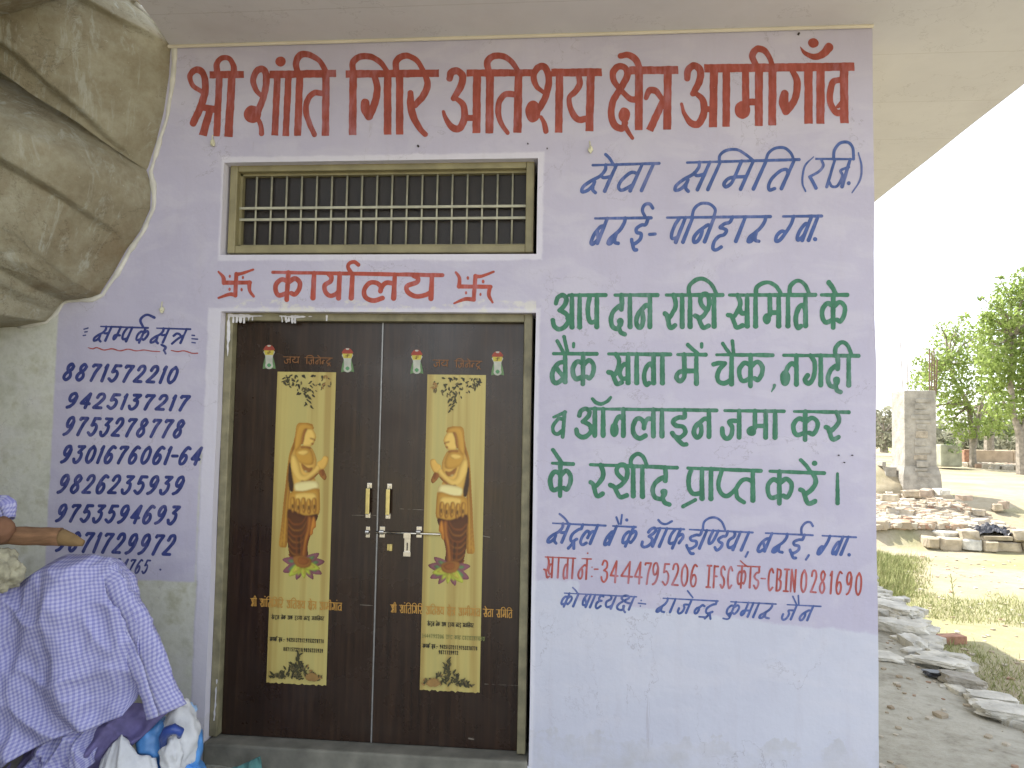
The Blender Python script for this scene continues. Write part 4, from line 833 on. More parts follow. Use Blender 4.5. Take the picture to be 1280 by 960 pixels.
for a, z in prof: o.v += [(cx-a, py_-(a-hw_), pg+z), (cx+a, py_-(a-hw_), pg+z), (cx+a, py_+.9+(a-hw_), pg+z), (cx-a, py_+.9+(a-hw_), pg+z)]
for k in range(3):
    for i in range(4): o.f.append((k*4+i, k*4+(i+1) % 4, k*4+4+(i+1) % 4, k*4+4+i))
o.f.append((12, 13, 14, 15)); o.build('base', CON, pil)
TAN2 = simple('dusty_tan_fill', (.36, .31, .24), .9, .2, 7, .7, bd=.03); BRK2 = simple('plastered_brick', (.34, .27, .21), .9, .15, 9, .5)
z = pg+.15; k = 0
while z < pt_-.25:
    hh = random.uniform(.1, .22); o = MB(); o.box(cx-.16+random.uniform(-.1, .05), cx+.16+random.uniform(-.07, .1), py_-(.022 if z > pg+.8 else .085), py_+.1, z, z+hh-.03, .015)
    o.build('brick', random.choice([CON, TAN2, CON, CON, CON]), pil); z += hh
RUST = simple('rusty_steel', (.16, .1, .07), .8, .2, 20)
for (a, top, lean) in ((1128, 412, -.03), (1135, 448, .02), (1162, 436, 0), (1164.5, 440, .01), (1168, 436, -.01), (1170, 450, .03)):
    p = on_y(a, 490, py_+.15); t_ = on_y(a-2 if a < 1140 else a, top, py_+.15)
    if a < 1140: p.x = max(p.x, pxl+.03)
    o = MB(); o.tube([(p.x, py_+.15, pt_-.1), (t_.x+lean, py_+.15, t_.z)], .02 if a > 1140 else .012, 5); o.build('rebar', RUST, pil)
b1 = on_y(1117, 612, py_+.2)
for k, (x0, x1, y0, y1) in enumerate(((1107, 1121, 584, 598), (1098, 1116, 597, 607), (1103, 1108, 577, 583))):
    a = on_y(x0, y1, py_+.3); b_ = on_y(x1, y0, py_+.3); o = MB(); o.box(a.x, b_.x, py_+.3, py_+.7, a.z, b_.z, .02)
    q = o.build('cement_block', CON, None, origin=((a.x+b_.x)/2, py_+.5, a.z)); tag(q, ['grey cement block on the step just left of the concrete pillar', 'lowest grey cement block left of the pillar foot', 'small dark block highest of those left of the pillar'][k], 'block', 'cement blocks beside the pillar')
# mound they stand on
v, f = blob((on_y(1095, 600, 18.6).x, 19.0, gz(5, 19)), (1.1, 1.0, .75), .25, 3, 4); mo = mesh('earth_mound', v, f, GROUND, smooth=True); tag(mo, kind='structure')

# ------------------------------------------------------------------ low stone retaining wall (each block a part) and rubble behind it
def rock_mesh(c, s, seed, rot=0, sub=1, sq=.5):
    bm = bmesh.new()
    if sub == 1:
        bmesh.ops.create_cube(bm, size=2)
        bmesh.ops.bevel(bm, geom=bm.edges[:], offset=.25, segments=1, affect='EDGES')
    else: bmesh.ops.create_icosphere(bm, subdivisions=sub, radius=1.1)
    rs = random.Random(seed); R_ = Matrix.Rotation(rot, 3, 'Z')
    for q in bm.verts:
        d = q.co; q.co = R_ @ Vector((d.x*s[0]*(1+rs.uniform(-.18, .18)), d.y*s[1]*(1+rs.uniform(-.18, .18)), d.z*s[2]*(1+rs.uniform(-.2, .2))))+Vector(c)
    bm.verts.index_update(); v = [tuple(q.co) for q in bm.verts]; f = [[q.index for q in p.verts] for p in bm.faces]; bm.free(); return v, f
sw = empty('stone_wall', (on_y(1220, 690, 15.3).x, 15.3, -1.0), 'low dry wall of squared tan stone blocks holding the rubble', 'wall')
blocks = [(1159, 1176, 673, 684), (1177, 1204, 673, 688), (1205, 1227, 675, 687), (1229, 1248, 677, 690), (1250, 1279, 678, 690), (1281, 1306, 678, 691), (1205, 1227, 664, 676), (1268, 1290, 664, 677), (1228, 1266, 671, 676), (1291, 1316, 664, 677), (1307, 1335, 679, 692)]
for k, (x0, x1, y0, y1) in enumerate(blocks):
    a = on_y(x0, y1+(1 if y1 > 680 else 0), 15.15); b_ = on_y(x1, y0, 15.15); o = MB(); c = ((a.x+b_.x)/2, 15.35+.06*random.random(), (a.z+b_.z)/2)
    v, f = rock_mesh(c, ((b_.x-a.x)/2*.98, .22, (b_.z-a.z)/2*1.02), k); mesh('stone', v, f, random.choice([TAN, TAN, PALE]), sw)
rub = MB(); rs = random.Random(5); cnt = 0
protos = []
while cnt < 5200:
    y = 15.75+rs.random()**1.1*3.0; xl_ = on_y(1085, 600, y).x; xr_2 = on_y(1330, 600, y).x; x = rs.uniform(xl_, xr_2)
    px = 640+FPX*((Vector((x, y, 0))-CAM).dot(AR)/(Vector((x, y, 0))-CAM).dot(AF))
    lim = 17.9-.0*px if px < 1175 else 17.9-(px-1175)/105*3.0
    if y > lim+rs.uniform(-.6, .4): continue
    if y < 13.6 and px < 1150 and False: continue
    s_ = rs.uniform(.03, .10)*(1.5 if rs.random() < .1 else 1)
    v, f = rock_mesh((x, y, gz(x, y)+s_*.25), (s_*rs.uniform(.8, 1.6), s_*rs.uniform(.7, 1.2), s_*rs.uniform(.35, .8)), cnt, rs.uniform(0, 3), 1)
    rub.add(v, f); cnt += 1
RUBM = N('mixed_rubble'); g = RUBM.n('ShaderNodeNewGeometry'); oi = RUBM.noise(2.6, 3, g.outputs['Position'], .6)
rr = RUBM.n('ShaderNodeTexWhiteNoise'); rnd = g.outputs['Random Per Island']
col = RUBM.ramp(rnd, [(.0, (.30, .24, .17)), (.3, (.42, .37, .29)), (.6, (.50, .46, .39)), (.86, (.38, .32, .24)), (.92, (.36, .25, .18)), (1, (.32, .20, .14))])
RUBM.bump(oi, .4, .02); RUBMM = RUBM.end(col, .92, spec=.15)
tag(rub.build('rubble', RUBMM), 'tan and grey stone rubble spread below the concrete pillar', 'rubble', None, 'stuff')
# the larger loose rocks, singly
def loose(name, lst, mat, cat, group, labels):
    for k, (x, y, Y, s_) in enumerate(lst):
        p = on_y(x, y, Y); v, f = rock_mesh((p.x, Y, p.z), s_, 90+k, k*.9, 1); v = np.array(v)
        o = mesh(name, v, f, mat[k % len(mat)], None, origin=(p.x, Y, p.z-s_[2])); tag(o, labels[k], cat, group)
loose('rock', [(1140, 617, 17.6, (0.211, 0.140, 0.091)), (1158, 616, 17.0, (0.174, 0.126, 0.098)), (1176, 615, 17.0, (0.186, 0.140, 0.084)), (1131, 640, 16.6, (0.217, 0.175, 0.056)), (1184, 668, 15.6, (0.260, 0.210, 0.091)), (1246, 634, 17.0, (0.124, 0.105, 0.084)), (1255, 631, 17.0, (0.099, 0.105, 0.112)), (1145, 634, 17.0, (0.124, 0.105, 0.070)), (1224, 641, 16.6, (0.155, 0.140, 0.070)), (1096, 650, 16.2, (0.186, 0.140, 0.070)), (1112, 622, 16.6, (0.186, 0.140, 0.084)), (1205, 622, 16.6, (0.186, 0.140, 0.070))],
      [TAN, BRK2, PALE, TAN, PALE, TAN, BRK2, BRK2, TAN, PALE], 'rock', 'larger rocks lying on the rubble',
      ['flat tan rock at the left foot of the concrete pillar', 'reddish rock at the middle foot of the concrete pillar', 'pale rock at the right foot of the concrete pillar', 'wide flat tan rock in the rubble left of the grass bush', 'broad pale slab lying on the left end of the stone wall', 'small tan rock near the top right of the rubble', 'small pointed reddish rock at the top right of the rubble', 'brownish rock in the middle of the rubble under the pillar', 'tan rock in the rubble above the black plastic sheet', 'pale rock at the left limit of the rubble', 'tan rock between the grey blocks and the pillar foot', 'pale flat rock where the rubble meets the sand right of the pillar'])
# crumpled black plastic on the wall
BLK = simple('black_plastic', (.03, .03, .035), .35, .2, 10); bp = on_y(1237, 664, 15.6)
bm = bmesh.new(); bmesh.ops.create_grid(bm, x_segments=26, y_segments=20, size=1)
for q in bm.verts:
    r = q.co.length; n = noise.fractal(Vector((q.co.x*3, q.co.y*3, 2)), 1, 2, 4); e = noise.noise(Vector((q.co.x*1.5, q.co.y*1.5, 9)))
    q.co = Vector((bp.x+q.co.x*(.52+.2*e), 15.65+q.co.y*.4, bp.z+.20*max(0, 1-r*.8)+.10*n-.03))
bm.verts.index_update(); o = mesh('plastic_sheet', [tuple(q.co) for q in bm.verts], [[q.index for q in f.verts] for f in bm.faces], BLK, None, origin=tuple(bp)); tag(o, 'crumpled black plastic sheet lying on top of the low stone wall', 'plastic sheet'); bm.free()
# far boundary wall
fw = empty('boundary_wall', (on_y(1250, 575, 41).x, 41, gz(20, 41)), 'long low sand coloured boundary wall in front of the trees', 'wall')
SANDW = simple('sand_render', (.42, .33, .24), .9, .1, 3, .3); FY = 38.0
a = on_y(1216, 577, FY); b_ = on_y(1420, 562, FY); top = on_y(1230, 563, FY).z; bot = gz(a.x, FY)-.2
o = MB(); o.box(a.x, b_.x, FY, FY+.3, bot, top, .02); o.build('wall_panel', SANDW, fw)
a2 = on_y(1205, 577, FY); o = MB(); o.box(a2.x, a.x-.01, FY-.05, FY+.35, bot, top+.02, .02); o.build('brick_end', BRK, fw)
p = on_y(1267, 570, FY); o = MB(); o.box(p.x, p.x+.25, FY-.04, FY-.001, bot, top+.01, .01); o.build('buttress', SANDW, fw)
o = MB(); rs = random.Random(8)
for k in range(500):
    x = rs.uniform(a2.x-.3, b_.x); y = FY-rs.uniform(.3, 3.2); s_ = rs.uniform(.08, .22); v, f = rock_mesh((x, y, gz(x, y)+s_*.4), (s_*1.3, s_, s_*.7), k, rs.uniform(0, 3)); o.add(v, f)
tag(o.build('rubble_strip', RUBMM), 'grey strip of rubble along the foot of the boundary wall', 'rubble', None, 'stuff')
# pale tank-like box behind the pillar
p0, p1 = on_y(1176, 578, 34), on_y(1203, 556, 34); o = MB(); o.box(p0.x, p1.x, 34, 35.2, p0.z-.2, p1.z, .08); hb = o.build('low_hut', simple('greenish_render', (.30, .30, .22), .9, .15, 3, .3), None, origin=((p0.x+p1.x)/2, 34.6, p0.z-.2)); tag(hb, 'low greenish grey rendered block between the pillar and the boundary wall', 'block')

# ------------------------------------------------------------------ stones along the platform edge, brick, slabs
def chip(c, s, seed, rot=0):
    bm = bmesh.new(); bmesh.ops.create_cube(bm, size=2); bmesh.ops.subdivide_edges(bm, edges=bm.edges[:], cuts=6, use_grid_fill=True)
    R_ = Matrix.Rotation(rot, 3, 'Z'); rs = random.Random(seed); sk = [rs.uniform(-.3, .3) for _ in range(4)]
    for q in bm.verts:
        d = q.co.copy(); d = d.lerp(d.normalized()*1.25, .38); n = noise.fractal(d*1.4+Vector((seed*7, 0, 0)), 1, 2, 4); n2 = noise.cell(d*1.7+Vector((seed, 1, 1)))
        d = d*(1+.26*n+.05*n2); d.z = max(-.9, min(.85+.22*noise.noise(d*1.1+Vector((seed, 0, 0))), d.z)); d.x += sk[0]*d.y; d.y += sk[1]*d.x
        q.co = R_ @ Vector((d.x*s[0], d.y*s[1], d.z*s[2]))+Vector(c)
    bm.verts.index_update(); v = [tuple(q.co) for q in bm.verts]; f = [[q.index for q in p.verts] for p in bm.faces]; bm.free(); return v, f
def flat(name, cat, x, y, Z, s_, mat, label, seed, rot=0, group='flat stones along the platform edge'):
    p = on_z(x, y, Z); v, f = chip(tuple(p), s_, seed, rot); o = mesh(name, v, f, mat, None, origin=(p.x, p.y, p.z-s_[2])); tag(o, label, cat, group); return o
flat('edge_stone', 'stone', 1112, 762, -.2, (.13, .3, .07), PALE, 'pale stone at the far end of the platform edge beside the wall', 3, .3)
flat('edge_stone', 'stone', 1124, 786, -.2, (.11, .22, .08), PALE, 'pale angular stone second along the platform edge', 4, .9)
flat('edge_stone', 'stone', 1140, 806, -.23, (.08, .14, .08), PALE, 'narrow pale stone leaning at the platform edge left of the brick', 5, .2)
flat('edge_stone', 'stone', 1108, 822, -.19, (.09, .14, .035), PALE, 'flat stone nearest the lilac wall corner', 15, .2)
flat('edge_slab', 'stone', 1172, 827, -.17, (.17, .08, .025), PALE, 'thin pale slab lying along the edge below the brick', 6, -.75)
flat('edge_block', 'stone', 1202, 852, -.2, (.12, .1, .055), CON, 'small grey block with a pale top beside the dark gap', 7, -.15)
flat('edge_slab', 'stone', 1240, 873, -.19, (.14, .09, .03), PALE, 'pale flat slab behind the widest one at the right edge', 8, -.5)
flat('edge_slab', 'stone', 1262, 889, -.18, (.19, .12, .03), PALE, 'widest pale flat slab at the right edge of the view', 9, -.2)
p = on_z(1172, 842, -.19); v, f = chip(tuple(p), (.09, .05, .018), 3, -.2); o = mesh('rag', v, f, BLK, None, origin=tuple(p)); tag(o, 'flat dark piece added for the shade of the gap left of the small grey block', 'rag')  # flat dark piece added in place of the gap's shade
p = on_z(1188, 801, -.95); o = MB(); o.box(-.17, .17, -.09, .09, 0, .11, .012); q = o.build('red_brick', BRK); q.location = (p.x, p.y, gz(p.x, p.y)-.01); q.rotation_euler.z = .25; tag(q, 'single red brick lying in the shade beyond the platform edge', 'brick')
o = MB(); rs = random.Random(77)
for k in range(260):
    y = rs.uniform(.6, 8.5); x = edge_x(y)+rs.gauss(-.03, .09); s_ = rs.uniform(.02, .075); v, f = rock_mesh((x, y, (pz(x, y) if x < edge_x(y) else -.25)+s_*.2), (s_*rs.uniform(.9, 1.8), s_, s_*.55), k, k); o.add(v, f)
tag(o.build('broken_edge', PALEG), 'broken stone and mortar crumbs along the platform edge', 'rubble', None, 'stuff')
# small stones and crumbs strewn on platform and shaded soil
o = MB(); rs = random.Random(21)
for k in range(420):
    y = rs.uniform(-1.5, 9); x = rs.uniform(1.5, edge_x(y)-.05); s_ = rs.uniform(.006, .02)*(1.8 if rs.random() < .08 else 1); v, f = rock_mesh((x, y, pz(x, y)+s_*.3), (s_, s_*1.2, s_*.5), k, k); o.add(v, f)
for k in range(700):
    y = rs.uniform(3, 14.5); x = rs.uniform(3.6, 12); s_ = rs.uniform(.010, .032); v, f = rock_mesh((x, y, gz(x, y)+s_*.2), (s_, s_*1.2, s_*.5), k, k); o.add(v, f)
tag(o.build('gravel', RUBMM), 'stone crumbs and gravel strewn on the platform and the dry soil', 'gravel', None, 'stuff')

# ------------------------------------------------------------------ grass
GRA = N('dry_green_grass'); g = GRA.n('ShaderNodeNewGeometry')
GRAM = GRA.end(GRA.ramp(g.outputs['Random Per Island'], [(0, (.20, .23, .08)), (.5, (.29, .31, .13)), (.8, (.36, .36, .17)), (1, (.44, .40, .22))]), .8, spec=.2)
GRA.b.inputs['Subsurface Weight'].default_value = 0
def blades(name, pts, label):
    V = np.zeros((len(pts)*3, 3)); rs = np.random.RandomState(3); P = np.array(pts)
    an = rs.uniform(0, 6.28, len(P)); le = P[:, 3]*rs.uniform(.5, 1.2, len(P)); wd = P[:, 4]
    tilt = rs.uniform(-.6, .6, (len(P), 2))
    V[0::3] = P[:, :3]+np.c_[np.cos(an)*wd, np.sin(an)*wd, 0*an]; V[1::3] = P[:, :3]-np.c_[np.cos(an)*wd, np.sin(an)*wd, 0*an]
    V[2::3] = P[:, :3]+np.c_[tilt[:, 0]*le, tilt[:, 1]*le, le*(1-.3*np.abs(tilt[:, 0]))]
    o = mesh(name, V, [(3*i, 3*i+1, 3*i+2) for i in range(len(P))], GRAM); return tag(o, label, 'grass', None, 'stuff')
rs = random.Random(11); pts = []
while len(pts) < 26000:                                              # low grass band and clumps on the lower ground
    x = rs.uniform(3.4, 13); y = rs.uniform(2.5, 14.6)
    d = noise.noise(Vector((x*.35, y*.5, 3)))+.5*noise.noise(Vector((x*1.5, y*1.5, 3)))
    band = math.exp(-((y-(9.0-.1*(x-5)))/1.3)**2)*1.1+math.exp(-((x-4.3)/.9)**2)*.7-.15*sstep(10, 12, y)
    if d+band < .42+rs.random()*.5: continue
    pts.append((x, y, gz(x, y)-.01, rs.uniform(.04, .13), .006))
blades('low_grass', pts, 'low yellow green grass growing on the sunlit lower ground')
pts = []
for k in range(15000):                                              # tall bush-like grass by the wall corner
    Y = rs.uniform(9.6, 14.2); c0 = on_z(1118, 700, -1).x
    px = 1092+abs(rs.gauss(0, 1))*26; q = on_y(px, 640, Y); x = q.x
    if px > 1165: continue
    pts.append((x, Y, gz(x, Y)-.01, rs.uniform(.12, .40)*(1-.6*(px-1090)/80)*(.7+.6*noise.noise(Vector((x*2, Y*2, 0)))), .008))
blades('tall_grass', pts, 'taller pale green grass clump beside the wall corner')
tw = on_z(1190, 775, -.95); o = MB(); o.tube([(tw.x, tw.y, -1), (tw.x+.03, tw.y, -.62), (tw.x-.01, tw.y, -.3)], .006, 5)
for k in range(14):
    z = -.9+k*.04; o.tube([(tw.x+.02, tw.y, z), (tw.x+.02+rs.uniform(-.09, .09), tw.y+rs.uniform(-.05, .05), z+.06)], .004, 4)
tag(o.build('weed_stem', GRAM, None, origin=tuple(tw)), 'single thin weed stem standing in the low grass', 'weed')

# ------------------------------------------------------------------ trees
def leafmat(name, c0, c1, c2):
    m = N(name); g = m.n('ShaderNodeNewGeometry')
    m.end(m.ramp(g.outputs['Random Per Island'], [(0, c0), (.55, c1), (1, c2)]), .55, spec=.3)
    tr_ = m.n('ShaderNodeBsdfTranslucent'); tr_.inputs[0].default_value = (*[min(1, x*1.6) for x in c1], 1); mx = m.n('ShaderNodeMixShader'); mx.inputs[0].default_value = .62
    m.L(m.b.outputs[0], mx.inputs[1]); m.L(tr_.outputs[0], mx.inputs[2]); out = [n for n in m.t.nodes if n.type == 'OUTPUT_MATERIAL'][0]; m.L(mx.outputs[0], out.inputs[0]); return m.m
LEAF = leafmat('hazed_green_leaves', (.11, .15, .04), (.21, .27, .08), (.33, .37, .16)); LEAFD = leafmat('dusty_green_leaves', (.06, .08, .035), (.10, .13, .05), (.16, .18, .09)); LEAFG = leafmat('grey_scrub_leaves', (.12, .13, .09), (.17, .17, .12), (.22, .22, .16))  # LEAF colours lightened to stand for haze and glare over the trees
BARK = simple('grey_brown_bark', (.27, .235, .19), .9, .2, 6, .6)
def tree(name, base, clumps, trunks, mat, label, seed, leaf=.16, n=240, group=None, cat='tree', bark=True):
    rs = np.random.RandomState(seed); R = empty(name, tuple(base), label, cat, group)
    if trunks:
        o = MB(); rr = random.Random(seed)
        for tp in trunks:
            o.tube([Vector(p) for p in tp[0]], tp[1], 7)
        fork = [Vector(tp[0][-1]) for tp in trunks]
        for c in clumps:
            c_ = Vector(c[:3]); f_ = min(fork, key=lambda q: (q-c_).length); mid_ = f_.lerp(c_, .5)+Vector((rr.uniform(-.3, .3), 0, rr.uniform(-.1, .4)))
            o.tube([f_, mid_, c_], [.07, .045, .015], 5)
            for k in range(3):
                t_ = mid_.lerp(c_, rr.random()); o.tube([t_, t_+Vector((rr.uniform(-1, 1)*c[3], rr.uniform(-1, 1)*c[3], rr.uniform(-.2, .9)*c[3]))], [.022, .008], 4)
        o.build('trunk', BARK, R)
    V = []; 
    for c in clumps:
        k = int(n*c[3]**2*(c[4] if len(c) > 4 else 1)); d = rs.normal(0, 1, (k, 3)); d /= np.linalg.norm(d, axis=1)[:, None]; rad = rs.uniform(.35, 1, k)**.6
        sub = rs.normal(0, .16, (max(4, k//9), 3)); P = d*rad[:, None]; P = np.round(P*2.4+rs.normal(0, .28, (k, 3)))/2.4*.55+P*.45+rs.normal(0, .07, (k, 3))
        P = P*np.array([c[3], c[3], c[3]*.8])*1.22+np.array(c[:3]); a = rs.normal(0, 1, (k, 3)); a /= np.linalg.norm(a, axis=1)[:, None]; b = np.cross(a, rs.normal(0, 1, (k, 3))); b /= np.linalg.norm(b, axis=1)[:, None]
        s = leaf*rs.uniform(.5, 1.2, k)[:, None]; V.append(np.stack([P-a*s, P+b*s*.45, P+a*s, P-b*s*.45], 1).reshape(-1, 3))
    V = np.concatenate(V); F = np.arange(len(V)).reshape(-1, 4).tolist(); mesh('crown', V, F, mat, R); return R
def tp(x, y, Y): return on_y(x, y, Y)
def C_(lst, Y, s, dens=1.0):
    out = []
    rs = random.Random(int(Y*10))
    for (x, y, r) in lst: p = on_y(x, y, Y+rs.uniform(-1.5, 1.5)); out.append((p.x, p.y, p.z, r/FPX*(Y+3.9), dens))
    return out
Y = 31
cl = C_([(1262, 368, 17), (1283, 345, 13), (1296, 372, 24), (1250, 400, 19), (1275, 404, 24), (1304, 412, 30), (1240, 432, 18), (1262, 442, 24), (1290, 450, 28), (1246, 466, 17), (1270, 482, 21), (1300, 490, 28), (1240, 448, 16), (1236, 398, 9), (1230, 412, 7), (1253, 507, 16), (1280, 515, 18), (1244, 380, 7), (1240, 488, 12), (1320, 450, 34), (1325, 385, 26), (1226, 372, 3.5), (1250, 348, 4)], Y, 1)
b0 = tp(1277, 566, Y); f1 = tp(1266, 515, Y); f2 = tp(1290, 500, Y); b0.z = gz(b0.x, Y)
tree('neem_tree', b0, cl, [([b0, tp(1275, 545, Y), f1], [.24, .17, .11]), ([tp(1276, 548, Y), tp(1282, 525, Y), f2], [.15, .12, .08]), ([f1, tp(1262, 470, Y), tp(1266, 420, Y)], [.15, .1, .05])], LEAF, 'large bright green leafy tree at the right edge, its trunk leaning left', 2, .115, 1150)
Y = 36
cl = C_([(1182, 425, 14), (1200, 415, 15), (1217, 428, 16), (1170, 448, 14), (1190, 452, 19), (1214, 456, 20), (1150, 470, 10), (1166, 474, 15), (1232, 450, 12), (1186, 484, 19), (1210, 490, 18), (1234, 480, 13), (1178, 508, 15), (1200, 517, 16), (1226, 512, 12), (1148, 452, 6), (1186, 530, 10), (1160, 495, 13), (1152, 512, 8), (1205, 540, 12), (1222, 536, 13), (1240, 530, 12), (1255, 528, 14), (1165, 462, 12), (1142, 482, 6), (1176, 408, 6), (1205, 396, 6), (1236, 416, 6)], Y, 1, .8)
b0 = tp(1216, 566, Y); b0.z = gz(b0.x, Y)
tree('leafy_tree', b0, cl, [([b0, tp(1215, 540, Y), tp(1210, 505, Y)], [.17, .13, .08]), ([tp(1216, 560, Y), tp(1222, 530, Y), tp(1226, 505, Y)], [.16, .12, .08]), ([tp(1210, 505, Y), tp(1196, 480, Y), tp(1185, 455, Y)], [.12, .08, .04])], LEAF, 'mid green tree with open crown directly behind the pillar', 5, .12, 850)
Y = 41
cl = C_([(1238, 528, 13), (1252, 520, 12), (1238, 505, 11), (1228, 540, 9), (1222, 520, 10), (1258, 540, 10)], Y, 1)
b0 = tp(1236, 566, Y); b0.z = gz(b0.x, Y)
tree('young_tree', b0, cl, [([b0, tp(1236, 545, Y), tp(1240, 520, Y)], [.3, .24, .12])], LEAFD, 'thick grey trunked tree between the two larger trees', 8, .15, 500)
Y = 52
tree('scrub_tree', tp(1105, 560, Y), C_([(1098, 528, 14), (1108, 520, 9), (1112, 540, 13), (1094, 548, 14), (1122, 548, 10), (1126, 530, 8), (1090, 512, 6)], Y, 1), [([tp(1105, 566, Y), tp(1106, 540, Y)], [.3, .15])], LEAFG, 'dusty grey green scrub tree left of the pillar', 12, .2, 300)
tree('round_bush', tp(1190, 570, 33), C_([(1184, 562, 9), (1196, 560, 8), (1190, 552, 7)], 33, 1), None, LEAFD, 'rounded dusty bush behind the pillar at the greenish block', 14, .12, 260, None, 'bush')
tree('green_bush', tp(1135, 565, 40), C_([(1128, 552, 10), (1122, 562, 8), (1136, 545, 7)], 40, 1), None, LEAF, 'small light green bush left of the pillar shaft', 15, .14, 200, None, 'bush')
# far scrub that reads as one mass along the horizon
rs2 = np.random.RandomState(4); V = []
for k in range(150):
    x = rs2.uniform(-40, 120); y = rs2.uniform(95, 130); h = rs2.uniform(1.2, 3.2); n = 130
    P = rs2.normal(0, 1, (n, 3))*np.array([h*.9, h*.9, h*.45])+np.array([x, y, gz(0, 60)+h*.5]); P[:, 2] = np.maximum(P[:, 2], .2); a = rs2.normal(0, .35, (n, 3)); b = rs2.normal(0, .35, (n, 3)); V.append(np.stack([P-a, P+b, P+a, P-b], 1).reshape(-1, 3))
V = np.concatenate(V); tag(mesh('distant_scrub', V, np.arange(len(V)).reshape(-1, 4).tolist(), LEAFG), 'distant grey scrub along the horizon', 'scrub', None, 'stuff')
# ------------------------------------------------------------------ printed panels on the door leaves (flat print)
STRIP = N('printed_gold_panel'); g = STRIP.n('ShaderNodeNewGeometry').outputs['Position']
f_ = STRIP.noise(9, 4, g, .5, 0, (1.6, 1, .05)); f2 = STRIP.noise(2, 3, g, .5, 0, (1, 1, .8))
c = STRIP.ramp(f_, [(.35, lin((162, 134, 70))), (.5, lin((188, 170, 100))), (.65, lin((174, 162, 98)))])
STRIPM = STRIP.end(STRIP.mix(STRIP.math('MULTIPLY', f2, .35), c, lin((204, 198, 130))), .4)
def flatcol(name, c, var=.07, scale=30): return simple(name, lin(c), .5, var, scale)
_cols = dict(gold=(196, 148, 58), pale=(226, 188, 98), cream=(228, 214, 150), brown=(88, 50, 22), deep=(58, 36, 18), rust=(140, 82, 34), orange=(190, 124, 46), skin=(216, 172, 82), shade=(150, 98, 42), purple=(132, 82, 92), lime=(176, 186, 66), teal=(96, 128, 84), leaf=(70, 66, 40), leaf2=(104, 92, 58), flower=(150, 116, 66), red=(150, 62, 46), yellow=(190, 176, 72), white=(180, 182, 170), green=(84, 140, 96), text=(128, 84, 44), dark=(52, 48, 34), olive=(120, 124, 72), orangep=(186, 140, 66))
PR = {k: flatcol('print_'+k, v) for k, v in _cols.items()}; lin_of = {k: lin(v) for k, v in _cols.items()}
def closed(P, n=5):
    P = [np.array(p, float) for p in P]; m_ = len(P); out = []
    for i in range(m_):
        a, b, c, d = P[i-1], P[i], P[(i+1) % m_], P[(i+2) % m_]
        for k in range(n):
            t = k/n; out.append(.5*((2*b)+(-a+c)*t+(2*a-5*b+4*c-d)*t*t+(-a+3*b-3*c+d)*t**3))
    return out
class Print:
    """flat layers of print, each polygon tessellated and set a hair above the last"""
    def __init__(s, fn, leaf, y): s.fn = fn; s.leaf = leaf; s.y = y; s.v = []; s.f = []; s.m = []; s.k = 0; s.mats = []
    def poly(s, P, col, smooth=True):
        Q = closed(P) if smooth else [np.array(p, float) for p in P]
        s.k += 1; y = s.y-.00004*s.k; W = [s.fn(q[0], q[1]) for q in Q]; n = len(s.v)
        from mathutils.geometry import tessellate_polygon
        tri = tessellate_polygon([[Vector((a, b, 0)) for a, b in W]])
        if PR[col] not in s.mats: s.mats.append(PR[col])
        mi = s.mats.index(PR[col]); s.v += [(a, y, b) for a, b in W]
        for t in tri:
            a, b, c = (Vector((*W[i], 0)) for i in t); t = t if (b-a).cross(c-a).z > 0 else t[::-1]
            s.f.append(tuple(n+i for i in t)); s.m.append(mi)
    def leafs(s, x, y, L_, ang, col, wd=.28):
        c_, s_ = math.cos(ang), math.sin(ang); P = [(0, 0), (.3, wd), (.7, wd*.8), (1, 0), (.7, -wd*.8), (.3, -wd)]
        s.poly([(x+(a*c_-b*s_)*L_, y+(a*s_+b*c_)*L_) for a, b in P], col)
    def build(s, name): return mesh(name, s.v, s.f, None, s.leaf, mats=s.mats, midx=s.m)
